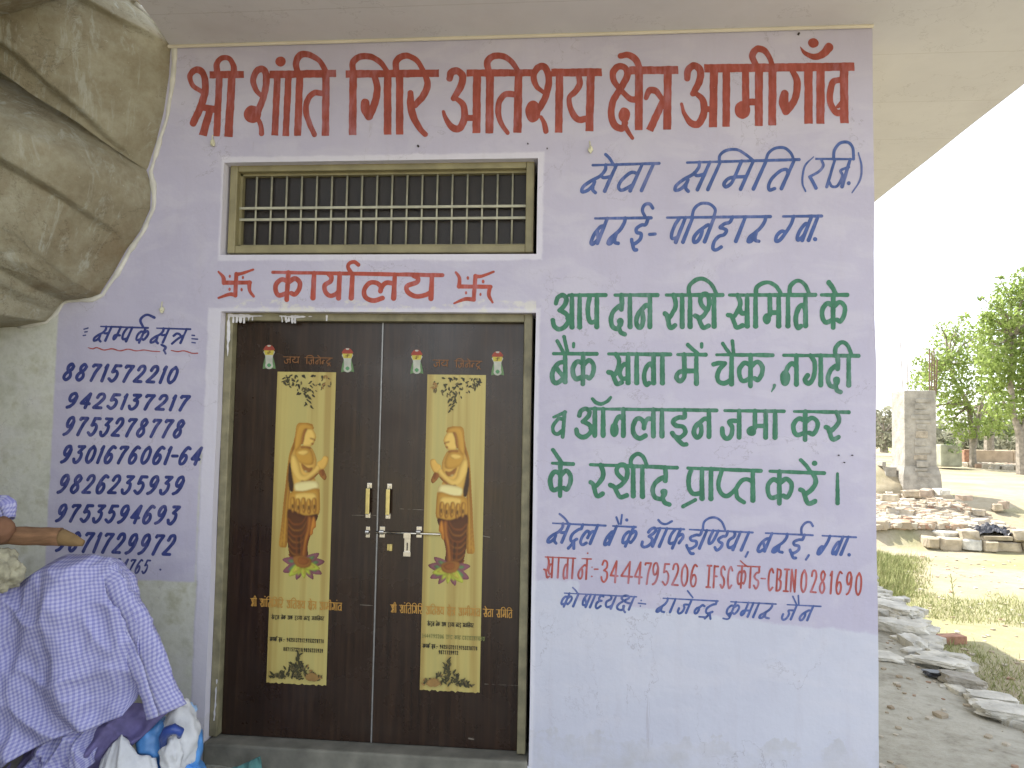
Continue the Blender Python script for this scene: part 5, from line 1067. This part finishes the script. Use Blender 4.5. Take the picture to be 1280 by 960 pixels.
class SoftPrint:
    "a printed picture: soft-edged colour patches laid into a colour attribute of one thin sheet"
    def __init__(s, fn, leaf, y, box, h):
        s.fn = fn; s.leaf = leaf; s.y = y; s.h = h; s.x0, s.y0, x1, y1 = box; s.nx = int((x1-s.x0)/h); s.ny = int((y1-s.y0)/h)
        s.C = np.zeros((s.ny, s.nx, 3)); s.A = np.zeros((s.ny, s.nx)); s.X, s.Y = np.meshgrid(s.x0+(np.arange(s.nx)+.5)*h, s.y0+(np.arange(s.ny)+.5)*h)
    @staticmethod
    def blur(M, r):
        for ax in (0, 1):
            for _ in range(2):
                P = np.pad(M, [(r, r) if a == ax else (0, 0) for a in range(2)], mode='edge'); c = np.cumsum(P, axis=ax); c = np.concatenate([np.zeros_like(np.take(c, [0], ax)), c], ax)
                n = M.shape[ax]; M = (np.take(c, range(2*r+1, 2*r+1+n), ax)-np.take(c, range(n), ax))/(2*r+1)
        return M
    def poly(s, P, col, smooth=True):
        Q = np.array(closed(P) if smooth else P, float); ins = np.zeros((s.ny, s.nx), bool)
        for a, b in zip(Q, np.roll(Q, -1, 0)):
            cond = (a[1] > s.Y) != (b[1] > s.Y)
            with np.errstate(divide='ignore', invalid='ignore'): xi = (b[0]-a[0])*(s.Y-a[1])/(b[1]-a[1]+1e-12)+a[0]
            ins ^= cond & (s.X < xi)
        m_ = ins.astype(float); soft = s.blur(m_, 1); sz = max(2, min(7, int(math.sqrt(m_.sum())/9))); core = np.clip(s.blur(m_, sz)*2-1, 0, 1)
        lit = np.clip((np.roll(s.blur(m_, sz), -2, 1)-np.roll(s.blur(m_, sz), 2, 1))*1.2, -.35, .35)
        base = np.array(lin_of[col]); sh = (.70+.34*core+.35*lit)[..., None]; c = base*np.stack([sh[..., 0], sh[..., 0]**1.25, sh[..., 0]**1.6], -1)
        s.C = s.C*(1-soft[..., None])+c*soft[..., None]; s.A = np.maximum(s.A, soft)
    def leafs(s, x, y, L_, ang, col, wd=.28): Print.leafs(s, x, y, L_, ang, col, wd)
    def build(s, name):
        C = s.C/np.maximum(s.A, .3)[..., None]; keep = s.A > .45; idx = -np.ones((s.ny+1, s.nx+1), int); V = []; F = []; CC = []
        for j, i in zip(*np.nonzero(keep)):
            q = []
            for a, b in ((j, i), (j+1, i), (j+1, i+1), (j, i+1)):
                if idx[a, b] < 0:
                    idx[a, b] = len(V); w_ = s.fn(s.x0+b*s.h, s.y0+a*s.h); V.append((w_[0], s.y, w_[1]))
                    cs = [C[c, d] for c in (a-1, a) for d in (b-1, b) if 0 <= c < s.ny and 0 <= d < s.nx and keep[c, d]]; CC.append(np.mean(cs, 0))
                q.append(idx[a, b])
            F.append(tuple(q))
        w0 = s.fn(0, 0)[0]; w1 = s.fn(10, 0)[0]
        if w1 < w0: F = [f[::-1] for f in F]
        o = mesh(name, V, F, PRINTM, s.leaf); at = o.data.color_attributes.new('print', 'FLOAT_COLOR', 'POINT'); CC = np.clip(np.c_[np.array(CC), np.ones(len(CC))], 0, 1); at.data.foreach_set('color', CC.ravel()); return o
pm = N('printed_picture'); at_ = pm.n('ShaderNodeAttribute'); at_.attribute_name = 'print'; PRINTM = pm.end(at_.outputs['Color'], .45)
PY = LY-.0012
def strip_rect(tl, tr_, bl_, br):
    T_ = [on_y(*q, LY) for q in (tl, tr_, bl_, br)]
    return (T_[0].x+T_[2].x)/2, (T_[1].x+T_[3].x)/2, (T_[2].z+T_[3].z)/2, (T_[0].z+T_[1].z)/2
SL = strip_rect((348, 464), (421, 466), (332, 853), (407, 857)); SR = strip_rect((536, 468), (608, 469), (523, 862), (599, 866))
for side, (S, leaf, lab) in enumerate(((SL, leaves[0], 'left'), (SR, leaves[1], 'right'))):
    X0, X1, Z0, Z1 = S; random.seed(40+side)
    o = MB(); nseg = 30; o.v = []; o.f = []
    low_ = [Z0+.012*noise.noise(Vector((i*.7, side, 3))) for i in range(nseg+1)]
    for i in range(nseg+1): x = X0+(X1-X0)*i/nseg; o.v += [(x, LY-.0008, low_[i]), (x, LY-.0008, Z1)]
    for i in range(nseg): o.f.append((2*i, 2*i+2, 2*i+3, 2*i+1))
    o.build('printed_panel', STRIPM, leaf)
    # crop points (X right, Y down, quarter pixels) -> panel metres; the right leaf mirrors the left
    def fn(X, Y, X0=X0, X1=X1, Z1=Z1, Z0=Z0, side=side):
        u = (X-(75-Y*.047))/287.0; v = (35+Y/4)/390.0
        u = .5+(u-.47)*.9
        if side: u = 1-u
        return X0+(X1-X0)*u, Z1-(Z1-Z0)*v
    pr = SoftPrint(fn, leaf, PY, (30, 105, 345, 935), 2.3)
    pr.poly([(160, 130), (198, 118), (246, 127), (240, 150), (205, 165), (170, 215), (140, 285), (124, 400), (118, 520), (108, 640), (100, 738), (80, 748), (58, 736), (70, 640), (90, 480), (104, 360), (120, 270), (148, 200)], 'gold')
    for a, b in (((148, 200), (74, 735)), ((160, 230), (92, 735)), ((150, 180), (66, 700))): pr.poly([(a[0], a[1]), (a[0]+3, a[1]+4), ((a[0]+b[0])/2-8, (a[1]+b[1])/2), (b[0]+3, b[1]), (b[0], b[1]), ((a[0]+b[0])/2-13, (a[1]+b[1])/2)], 'shade')
    pr.poly([(118, 320), (150, 395), (196, 410), (190, 440), (130, 470), (112, 430)], 'deep')
    pr.poly([(150, 252), (200, 232), (240, 246), (264, 300), (262, 345), (248, 375), (262, 420), (276, 470), (150, 478), (140, 430), (128, 350), (130, 285)], 'skin')
    pr.poly([(196, 160), (236, 145), (256, 165), (264, 190), (257, 207), (250, 226), (230, 238), (205, 236), (186, 215)], 'pale')
    pr.poly([(168, 140), (200, 122), (244, 132), (250, 150), (215, 152), (196, 175), (180, 235), (150, 262), (150, 210)], 'gold')
    pr.poly([(200, 152), (216, 152), (204, 180), (196, 215), (184, 232), (188, 190)], 'shade')
    pr.poly([(232, 195), (250, 198), (249, 203), (233, 201)], 'shade'); pr.poly([(236, 222), (250, 221), (246, 228), (238, 228)], 'rust'); pr.poly([(252, 200), (262, 204), (253, 212)], 'shade')
    pr.poly([(178, 240), (206, 238), (236, 244), (222, 256), (190, 254)], 'shade')
    pr.poly([(183, 322), (215, 345), (244, 345), (230, 368), (205, 368), (188, 350)], 'shade'); pr.poly([(150, 262), (200, 246), (236, 256), (250, 300), (240, 330), (200, 330), (160, 310)], 'gold'); pr.poly([(160, 270), (200, 256), (226, 266), (196, 284)], 'pale'); pr.poly([(198, 360), (216, 364), (206, 369)], 'cream', True)
    pr.poly([(128, 290), (150, 282), (172, 330), (182, 372), (205, 384), (250, 352), (276, 322), (296, 312), (302, 330), (268, 372), (212, 414), (182, 420), (150, 395), (128, 345)], 'pale')
    pr.poly([(182, 410), (212, 410), (268, 372), (272, 378), (214, 424), (184, 424)], 'shade')
    pr.poly([(268, 318), (290, 304), (304, 286), (322, 286), (330, 300), (320, 330), (304, 352), (288, 350), (276, 340)], 'skin')
    pr.poly([(274, 366), (298, 350), (312, 372), (318, 392), (308, 406), (290, 394)], 'shade'); pr.poly([(280, 362), (296, 354), (304, 376), (296, 386)], 'rust')
    pr.poly([(150, 425), (262, 412), (276, 450), (240, 470), (160, 474)], 'cream')
    pr.poly([(128, 470), (200, 462), (270, 448), (280, 500), (272, 580), (200, 590), (116, 562), (112, 510)], 'gold')
    pr.poly([(150, 480), (230, 470), (262, 480), (255, 510), (170, 520)], 'pale')
    pr.poly([(112, 556), (200, 586), (268, 578), (252, 628), (226, 690), (212, 740), (214, 800), (190, 822), (150, 822), (118, 796), (104, 720), (106, 630)], 'brown')
    for k in range(7):
        y = 592+k*30; pr.poly([(112, y+8), (140, y+34), (180, y+30), (206, y-6), (208, y-1), (182, y+38), (138, y+43), (110, y+16)], 'shade' if k % 2 else 'rust')
    for k in range(4): x = 150+k*14; pr.poly([(x, 700), (x+4, 700), (x+6-k*2, 810), (x+1-k*2, 812)], 'deep' if k % 2 else 'rust')
    for k in range(5):
        cx_, cy_ = 134+k*29, 548+(6 if k % 2 else 0)
        pr.poly([(cx_-11, cy_-44), (cx_+9, cy_-48), (cx_+12, cy_+6), (cx_, cy_+26), (cx_-11, cy_+4)], 'shade'); pr.poly([(cx_-8, cy_-46), (cx_+6, cy_-48), (cx_+8, cy_+2), (cx_, cy_+20), (cx_-8, cy_)], 'gold'); pr.poly([(cx_-4, cy_-16), (cx_+4, cy_-16), (cx_+3, cy_+4), (cx_-3, cy_+4)], 'brown')
    pr.poly([(214, 592), (240, 596), (236, 655), (214, 716), (200, 800), (178, 796), (190, 716), (206, 650)], 'rust'); pr.poly([(222, 600), (230, 602), (222, 660), (204, 720), (192, 790), (188, 780), (200, 700), (216, 650)], 'orange')
    pr.poly([(242, 590), (254, 600), (257, 640), (244, 652), (240, 676), (226, 684), (230, 640)], 'orange')
    for cx_, a, L_, c1, c2 in ((0, 3.3, 100, 'purple', 'teal'), (0, -.12, 105, 'purple', 'teal'), (0, 2.75, 105, 'purple', 'teal'), (0, .45, 100, 'purple', 'teal'), (0, 2.0, 80, 'purple', 'lime'), (0, .95, 84, 'purple', 'lime'), (0, 1.5, 66, 'lime', 'yellow'), (0, -.55, 92, 'purple', 'teal'), (0, 2.45, 90, 'lime', 'yellow'), (0, .25, 84, 'lime', 'yellow')):
        pr.leafs(186, 826, L_*1.12, a, c1, .2); pr.leafs(186, 826, L_*.82, a, c2, .17); pr.leafs(186, 826, L_*.5, a, 'lime', .2)
    pr.poly([(132, 800), (160, 786), (200, 790), (232, 806), (224, 836), (190, 848), (150, 838)], 'shade'); pr.poly([(160, 800), (190, 796), (220, 812), (200, 830), (165, 826)], 'rust')
    pr.build('printed_figure')
    lf = Print(fn, leaf, PY)
    def U(u, v): return 75-(v*390-35)*4*.047+u*287, (v*390-35)*4       # panel units -> crop units
    for k in range(95):                                                # hanging sprays at the top
        u = random.uniform(.03, .97); r = random.random()
        dep = .012+.075*r*(1-abs(u-.52)*1.5) if r > .2 else .01
        x, y = U(u, max(.004, dep)); lf.leafs(x, y, random.uniform(10, 24), random.choice([.6, 2.5, 1.3, 1.9, 3.0])+random.uniform(-.4, .4), random.choice(['leaf', 'leaf', 'leaf2', 'flower' if u > .68 else 'dark']), .22)
    for k in range(14): x, y = U(.5+(random.random()-.5)*.16, .05+k*.0048); lf.leafs(x, y, 22, random.choice([.7, 2.4])+random.uniform(-.3, .3), 'leaf', .18)
    for k in range(120):                                               # sprays growing from the bottom
        u = random.uniform(.02, .98); r = random.random(); hgt = .010+.062*r*max(.2, (1-abs(u-.5)*2.3))
        x, y = U(u, .995-hgt); lf.leafs(x, y, random.uniform(12, 28), -random.choice([.6, 2.5, 1.3, 1.9])+random.uniform(-.4, .4), random.choice(['leaf', 'leaf2', 'leaf', 'dark' if u < .6 else 'flower']), .2)
    for k in range(22): x, y = U(.52+(random.random()-.5)*.05, .985-.085*k/22); lf.leafs(x, y, 26, -random.choice([.5, 2.2])+random.uniform(-.2, .2), 'leaf', .15)
    for k in range(9): x, y = U(.77, .985); lf.leafs(x, y, 42, -.35-k*.29, 'flower', .2)
    lf.build('printed_leaves')
    # temple emblem twice per leaf
    for (ex, ey) in (((336.5, 446), (434.5, 450)) if not side else ((521, 452), (622, 454))):
        em = Print(lambda X, Y: (lambda p: (p.x, p.z))(on_y(ex+X, ey+Y, LY)), leaf, PY)
        em.poly([(-4, -1), (4, -1), (8, 14), (5, 14.5), (-5, 14.5), (-8, 14)], 'teal'); em.poly([(-6.5, -7), (6.5, -7), (4.8, -1), (4.3, 7), (4.8, 12), (2, 15), (-2, 15), (-4.8, 12), (-4.3, 7), (-4.8, -1)], 'white'); em.poly([(-6.4, -8), (6.4, -8), (5, -2.2), (-5, -2.2)], 'yellow', False)
        em.poly([(-6.2, -8.2), (-6.2, -11), (-3.5, -14), (0, -15), (3.5, -14), (6.2, -11), (6.2, -8.2)], 'red'); em.poly([(-2, -14.4), (2, -14.4), (1.5, -12.8), (-1.5, -12.8)], 'white')
        for q in ((-2.5, -6, 2.5, -5.3), (-.4, -7.4, .4, -3.2), (-2.5, -4.2, .4, -3.4), (-.4, -7.4, 2.5, -6.8)): em.poly([(q[0], q[1]), (q[2], q[1]), (q[2], q[3]), (q[0], q[3])], 'brown', False)
        em.poly([(-2.6, 10.5), (0, 8), (2.6, 10.5), (0, 13.2)], 'green'); em.build('printed_emblem')
PT = LY-.0052
def tiny(toks, x0, x1, ya, yb_, H, w, col, leaf, lab=None, sl=0):
    P = Paint(.16, .04); L = Line(P, (x0, ya, x1, yb_), (x0, ya+H, x1, yb_+H), w, sl, w*.9); L.auto(toks, x0, x1); o = P.mesh('printed_lettering', PR[col], PT, leaf, lab); return o
J = ['ja', 'ya']; J2 = ['I_', 'ja', 'na', 'e', 'nah', 'dra']
tiny(J, 354, 374, 446, 446.3, 8, 1.2, 'text', leaves[0]); tiny(J2, 381, 415, 447, 447.6, 8, 1.2, 'text', leaves[0])
tiny(J, 541, 560, 450, 450.3, 8, 1.2, 'text', leaves[1]); tiny(J2, 568, 602, 451, 451.6, 8, 1.2, 'text', leaves[1])
N1 = ['shr', 'ii', ' ', 'sha', 'aa', 'an', 'I_', 'ta', 'I_', 'ga', 'I_', 'ra', ' ', 'a', 'I_', 'ta', 'sha', 'ya', ' ', 'ksha', 'e', 'tra', ' ', 'a', 'aa', 'ma', 'ii', 'ga', 'aa', 'an', 'va']
tiny(N1, 313, 427, 748, 754, 9.5, 1.1, 'orangep', leaves[0]); tiny(N1+[' ', 'sa', 'e', 'va', 'aa', ' ', 'sa', 'I_', 'ma', 'I_', 'ta'], 488, 640, 756, 763, 9.5, 1.1, 'orangep', leaves[1])
N2 = ['sa', 'e', 'nah', 'dra', 'la', ' ', 'ba', 'ai', 'ka', ' ', 'a', 'aa', 'pha', ' ', 'i', 'dda', 'ya', 'aa', ' ', 'ba', 'ra', 'i', ' ', 'ga', 'va', 'aa', 'I_', 'la', 'ya', 'ra']
tiny(N2, 339, 405, 769, 771, 4.5, .65, 'dark', leaves[0]); tiny(N2, 534, 592, 777, 779.5, 4.8, .65, 'dark', leaves[1])
tiny(list('3444795206')+[' ', 'I', 'F', 'C', ' ', 'ka', 'aa', 'dda', ' ']+['C', 'B', 'I']+list('0281690'), 527, 606, 792, 796.5, 4.6, .6, 'olive', leaves[1])
M_ = ['sa', 'mah', 'pa', 'ka', 'rf', ' ', 'sa', 'uu', 'tra', ' ', ':', '-', ' ']
tiny(M_+list('9425137217')+[',']+list('9753278778'), 337, 405, 796.5, 799.5, 4.4, .8, 'dark', leaves[0]); tiny(list('8871572210')+[',']+list('9826235939'), 354, 404, 809, 811.5, 4.4, .8, 'dark', leaves[0])
tiny(M_+list('9425137217')+[',']+list('9753278778'), 528, 597, 805, 808.5, 4.4, .8, 'dark', leaves[1]); tiny(list('9871729972'), 548, 573, 813, 814, 4.4, .8, 'dark', leaves[1])

# ------------------------------------------------------------------ clothes and bundles at the lower left
CK = N('lilac_gingham'); uvn = CK.co.outputs['UV']; sp = CK.n('ShaderNodeSeparateXYZ'); CK.L(uvn, sp.inputs[0])
def stripe(sock, per): return CK.math('GREATER_THAN', CK.math('FRACT', CK.math('MULTIPLY', sock, 1/per)), .5)
per = .0165
sx, sy = stripe(sp.outputs[0], per), stripe(sp.outputs[1], per); both = CK.math('MULTIPLY', CK.math('ADD', sx, sy), .5)
c = CK.ramp(both, [(0, lin((186, 188, 216))), (.5, lin((158, 159, 202))), (1, lin((130, 131, 188)))])
c = CK.mix(CK.math('MULTIPLY', CK.noise(14, 5), .35), c, lin((150, 146, 186))); CK.bump(CK.noise(90, 4), .15, .002); GING = CK.end(c, .9, spec=.1)
PLAIN = simple('deep_lilac_cloth', lin((106, 100, 146)), .9, .12, 18, .3)
WHITEC = simple('white_cotton', lin((206, 208, 212)), .9, .06, 14, .5); BLUEP = simple('blue_plastic', lin((84, 142, 206)), .35, .15, 12); BLUED = simple('dark_blue_plastic', lin((54, 78, 152)), .35, .12, 12)
WOOD = simple('tan_wood', lin((126, 94, 68)), .9, .15, 9, .3, stretch=(1, 8, 8)); WOOD2 = simple('pale_wood_tip', lin((128, 104, 70)), .9, .15, 9, .3); CREAMP = simple('cream_cotton', lin((160, 156, 134)), .9, .2, 22, .4)
def drape(name, top, bot, Y, mat, parent, bow=0, bulge=.12, fold=.03, seed=0, nu=110, nv=90, back=0, thick=.006):
    "cloth hung between two picture polylines at depth Y, bulging towards the viewer"
    T_ = resample([on_y(x, y, Y) for x, y in top], nu); B_ = resample([on_y(x, y, Y) for x, y in bot], nu); V = []; F = []; UV = []
    for i in range(nu):
        u = i/(nu-1)
        for j in range(nv):
            v = j/(nv-1); P = T_[i].lerp(B_[i], v); P.x += bow*math.sin(math.pi*v)*u
            ph = u*17+1.5*math.sin(v*3+seed)+seed+2.4*noise.noise(Vector((u*3, v*2, seed)))
            f1 = fold*(math.sin(ph)+.5*math.sin(ph*2.3+v*2))*(.35+.65*v)
            P.y -= bulge*math.sin(math.pi*min(1, max(0, u)))**.7*math.sin(math.pi*min(1, .12+v*.75))+f1
            wr = 1-abs(noise.noise(Vector((P.x*5+P.z*2.2, P.z*3.4, seed+4))))*2.2; wr2 = 1-abs(noise.noise(Vector((P.x*11-P.z*4, P.z*8, seed+9))))*2.2; P += Vector((.3, -1, .4))*(.03*noise.fractal(P*4+Vector((seed, 0, 0)), 1, 2, 3)+.030*max(0, wr)**2+.012*max(0, wr2)**2); P.z += .015*noise.noise(P*5)*(1-v)
            if v < .08 and back: P.y += back*(1-u**2)*((.08-v)/.08)**1.5; P.z -= .02*((.08-v)/.08)
            V.append(tuple(P)); UV.append((u*(T_[-1]-T_[0]).length*1.15+.02*math.sin(v*5), v*(B_[nu//2]-T_[nu//2]).length))
    for i in range(nu-1):
        for j in range(nv-1): F.append((i*nv+j, i*nv+j+1, (i+1)*nv+j+1, (i+1)*nv+j))
    o = mesh(name, V, F, mat, parent, True, uvs=UV); m_ = o.modifiers.new('solid', 'SOLIDIFY'); m_.thickness = thick; m_.offset = -1; return o
def sleeve(name, pts, rad, mat, parent, seed=0, n=26, flat=.62, open_end=True):
    P = resample(pts, 40); V = []; F = []; UV = []; prev = None; acc = 0; L_ = [0]
    R0 = np.interp(np.linspace(0, 1, 40), np.linspace(0, 1, len(rad)), rad)
    for i, p in enumerate(P):
        t = (P[min(i+1, 39)]-P[max(i-1, 0)]).normalized(); a = Vector((0, -1, 0)); a = (a-t*t.dot(a)).normalized(); b = t.cross(a)
        if i: acc += (P[i]-P[i-1]).length
        for k in range(n):
            an = 2*math.pi*k/(n-1); r = R0[i]*(1+.14*math.sin(3*an+seed+i*.12)+.2*noise.noise(Vector((math.cos(an)*1.5, math.sin(an)*1.5, i*.16+seed)))+.16*(1-2*abs(noise.noise(Vector((math.cos(an)*1.2, math.sin(an)*1.2, i*.35+seed+5))))))
            V.append(tuple(p+a*math.cos(an)*r*flat+b*math.sin(an)*r)); UV.append((an/6.283*R0[i]*5.6, acc))
    for i in range(39):
        for k in range(n-1): F.append((i*n+k, i*n+k+1, (i+1)*n+k+1, (i+1)*n+k))
    o = mesh(name, V, F, mat, parent, True, uvs=UV); m_ = o.modifiers.new('solid', 'SOLIDIFY'); m_.thickness = .005; m_.offset = -1; return o
YC = -.75
sh_ = empty('gingham_shirt', tuple(on_y(60, 955, YC)), 'lilac and white gingham shirt heaped at the lower left corner with one sleeve hanging', 'shirt')
drape('shirt_body', [(-90, 770), (-40, 745), (0, 727), (38, 704), (70, 694), (100, 690), (134, 690), (152, 706)], [(-100, 1010), (-40, 990), (0, 962), (50, 932), (95, 914), (130, 903), (158, 893), (167, 878)], YC, GING, sh_, bow=.06, bulge=.1, fold=.035, seed=1, back=.25)
def cp(x, y, Y): return on_y(x, y, Y)
sleeve('sleeve', [cp(104, 716, YC+.06), cp(136, 722, YC+.03), cp(163, 772, YC), cp(186, 830, YC), cp(206, 890, YC)], [.06, .085, .078, .066, .072], GING, sh_, 2)
drape('shirt_tail', [(40, 915), (90, 900), (130, 893), (170, 876), (215, 886)], [(-20, 1010), (60, 1005), (100, 985), (122, 968), (150, 950)], YC+.12, PLAIN, sh_, bulge=.08, fold=.03, seed=4)
drape('shirt_hem', [(60, 905), (85, 902), (108, 905), (128, 900)], [(20, 1000), (60, 990), (95, 975), (118, 955)], YC+.05, GING, sh_, bulge=.05, fold=.02, seed=6, nu=40, nv=40)
sleeve('shirt_cuff', [cp(-50, 650, YC-.05), cp(-20, 640, YC-.05), cp(6, 634, YC-.05), cp(10, 650, YC-.06)], [.09, .075, .05, .03], GING, sh_, 5)
# what the shirt lies on: a full sack
SACK = simple('dull_sack', lin((110, 106, 104)), .95, .12, 12, .5)
v, f = blob((cp(55, 860, YC+.36).x, YC+.36, .16), (.40, .27, .62), .1, 4, 3); sk = mesh('sack', v, f, SACK, None, True, origin=(cp(55, 860, YC+.36).x, YC+.36, -.2)); tag(sk, 'dull grey sack mostly hidden under the gingham shirt', 'sack')
# wooden peg-like rod lying on top
a, b_, c_ = cp(-6, 669, YC-.10), cp(76, 671, YC-.06), cp(104, 679, YC-.05)
rd = empty('wooden_rod', tuple(a), 'thick tan wooden rod with a tapered pale tip lying on the gingham shirt', 'rod')
o = MB(); o.tube([a.lerp(b_, k/9)+Vector((0, 0, .003*noise.noise(Vector((k, 1, 1))))) for k in range(10)], [.038+.005*noise.noise(Vector((k*.8, 0, 0))) for k in range(10)], 18); o.build('rod_shaft', WOOD, rd, True)
o = MB(); o.tube([b_+(a-b_).normalized()*.001, b_.lerp(c_, .08), b_.lerp(c_, .5), c_], [.034, .034, .027, .013], 16); o.build('rod_tip', WOOD2, rd, True)
v, f = blob(tuple(cp(2, 662, YC-.13)), (.052, .05, .055), .12, 4, 2); mesh('rod_knob', v, f, simple('brown_knob', lin((112, 80, 60)), .9, .15, 10), rd, True)
# crumpled cream cloth at the very left edge
v, f = blob(tuple(cp(-2, 712, YC-.12)), (.10, .06, .085), .26, 5, 9, 1.9); cn = mesh('cream_cloth', v, f, CREAMP, None, True, origin=tuple(cp(-2, 740, YC-.12))); tag(cn, 'crumpled cream cloth at the left edge under the wooden rod', 'cloth')
# blue plastic bag, white cloths, teal rag
YB = -.55
bg_ = empty('plastic_bag', tuple(cp(205, 955, YB)), 'blue and white plastic carrier bag stuffed full beside the door sill', 'bag')
v, f = blob(tuple(cp(196, 925, YB)), (.085, .09, .10), .22, 4, 2, 1.6); mesh('bag_body', v, f, BLUEP, bg_, True)
v, f = blob(tuple(cp(226, 922, YB-.01)), (.075, .08, .14), .25, 4, 6, 1.8); mesh('bag_filling', v, f, WHITEC, bg_, True)
v, f = blob(tuple(cp(243, 935, YB+.03)), (.035, .05, .085), .25, 3, 8, 1.8); mesh('bag_side', v, f, BLUEP, bg_, True)
v, f = blob(tuple(cp(232, 890, YB+.03)), (.045, .05, .035), .3, 3, 12, 1.8); mesh('bag_top', v, f, simple('pale_blue_plastic', lin((150, 184, 222)), .4), bg_, True)
v, f = blob((cp(215, 960, YB).x, YB+.02, -.01), (.17, .13, .2), .15, 4, 22, 1.6); mesh('bag_bottom', v, f, BLUEP, bg_, True)
o = MB(); o.tube([cp(204, 935, YB-.10), cp(204, 922, YB-.13), cp(209, 914, YB-.14), cp(218, 911, YB-.14), cp(225, 914, YB-.13), cp(224, 921, YB-.11)], [.014, .018, .022, .022, .018, .01], 10); o.build('bag_handle', BLUED, bg_, True)
v, f = blob(tuple(cp(214, 944, YB-.09)), (.048, .04, .085), .25, 4, 15, 2.0); t_ = mesh('white_cloth', v, f, WHITEC, None, True, origin=tuple(cp(214, 960, YB-.09))); tag(t_, 'small bunched white cloth hanging in front of the blue bag', 'cloth', 'white cloths on the floor')
drape('white_cloth', [(128, 950), (146, 930), (160, 914), (168, 922), (176, 940), (196, 946)], [(80, 1090), (120, 1090), (150, 1092), (180, 1092), (205, 1090), (225, 1088)], YB-.1, WHITEC, None, bulge=.08, fold=.02, seed=9, nu=50, nv=40)
q = bpy.data.objects['white_cloth.001']; tag(q, 'crumpled white cloth spread at the bottom edge left of the blue bag', 'cloth', 'white cloths on the floor')
TEAL = simple('teal_rag', lin((74, 118, 116)), .9, .15, 18, .4)
drape('teal_rag', [(292, 958), (310, 950), (326, 945)], [(286, 985), (306, 990), (330, 985)], -.32, TEAL, None, bulge=.03, fold=.008, seed=3, nu=24, nv=20)
tag(bpy.data.objects['teal_rag'], 'teal cloth rag on the ground in front of the door sill', 'rag')
# strewn rubble step in front of the sill
m_ = simple('broken_step', lin((150, 150, 140)), .92, .25, 7, .7, bd=.02)
bm = bmesh.new(); bmesh.ops.create_grid(bm, x_segments=60, y_segments=12, size=.5)
for q in bm.verts:
    x = DO[0]-.1+(q.co.x+.5)*(DO[1]-DO[0]+.15); y = -.018-(q.co.y+.5)*.5; z = -.085+.03*noise.noise(Vector((x*4, y*6, 2)))-.12*sstep(.3, .5, -y)
    q.co = Vector((x, y, z))
bm.verts.index_update(); o = mesh('step', [tuple(q.co) for q in bm.verts], [[q.index for q in f.verts][::-1] for f in bm.faces], m_, None, True, origin=(-1, -.2, -.2)); tag(o, 'worn grey rubble step in front of the door sill', 'step'); bm.free()
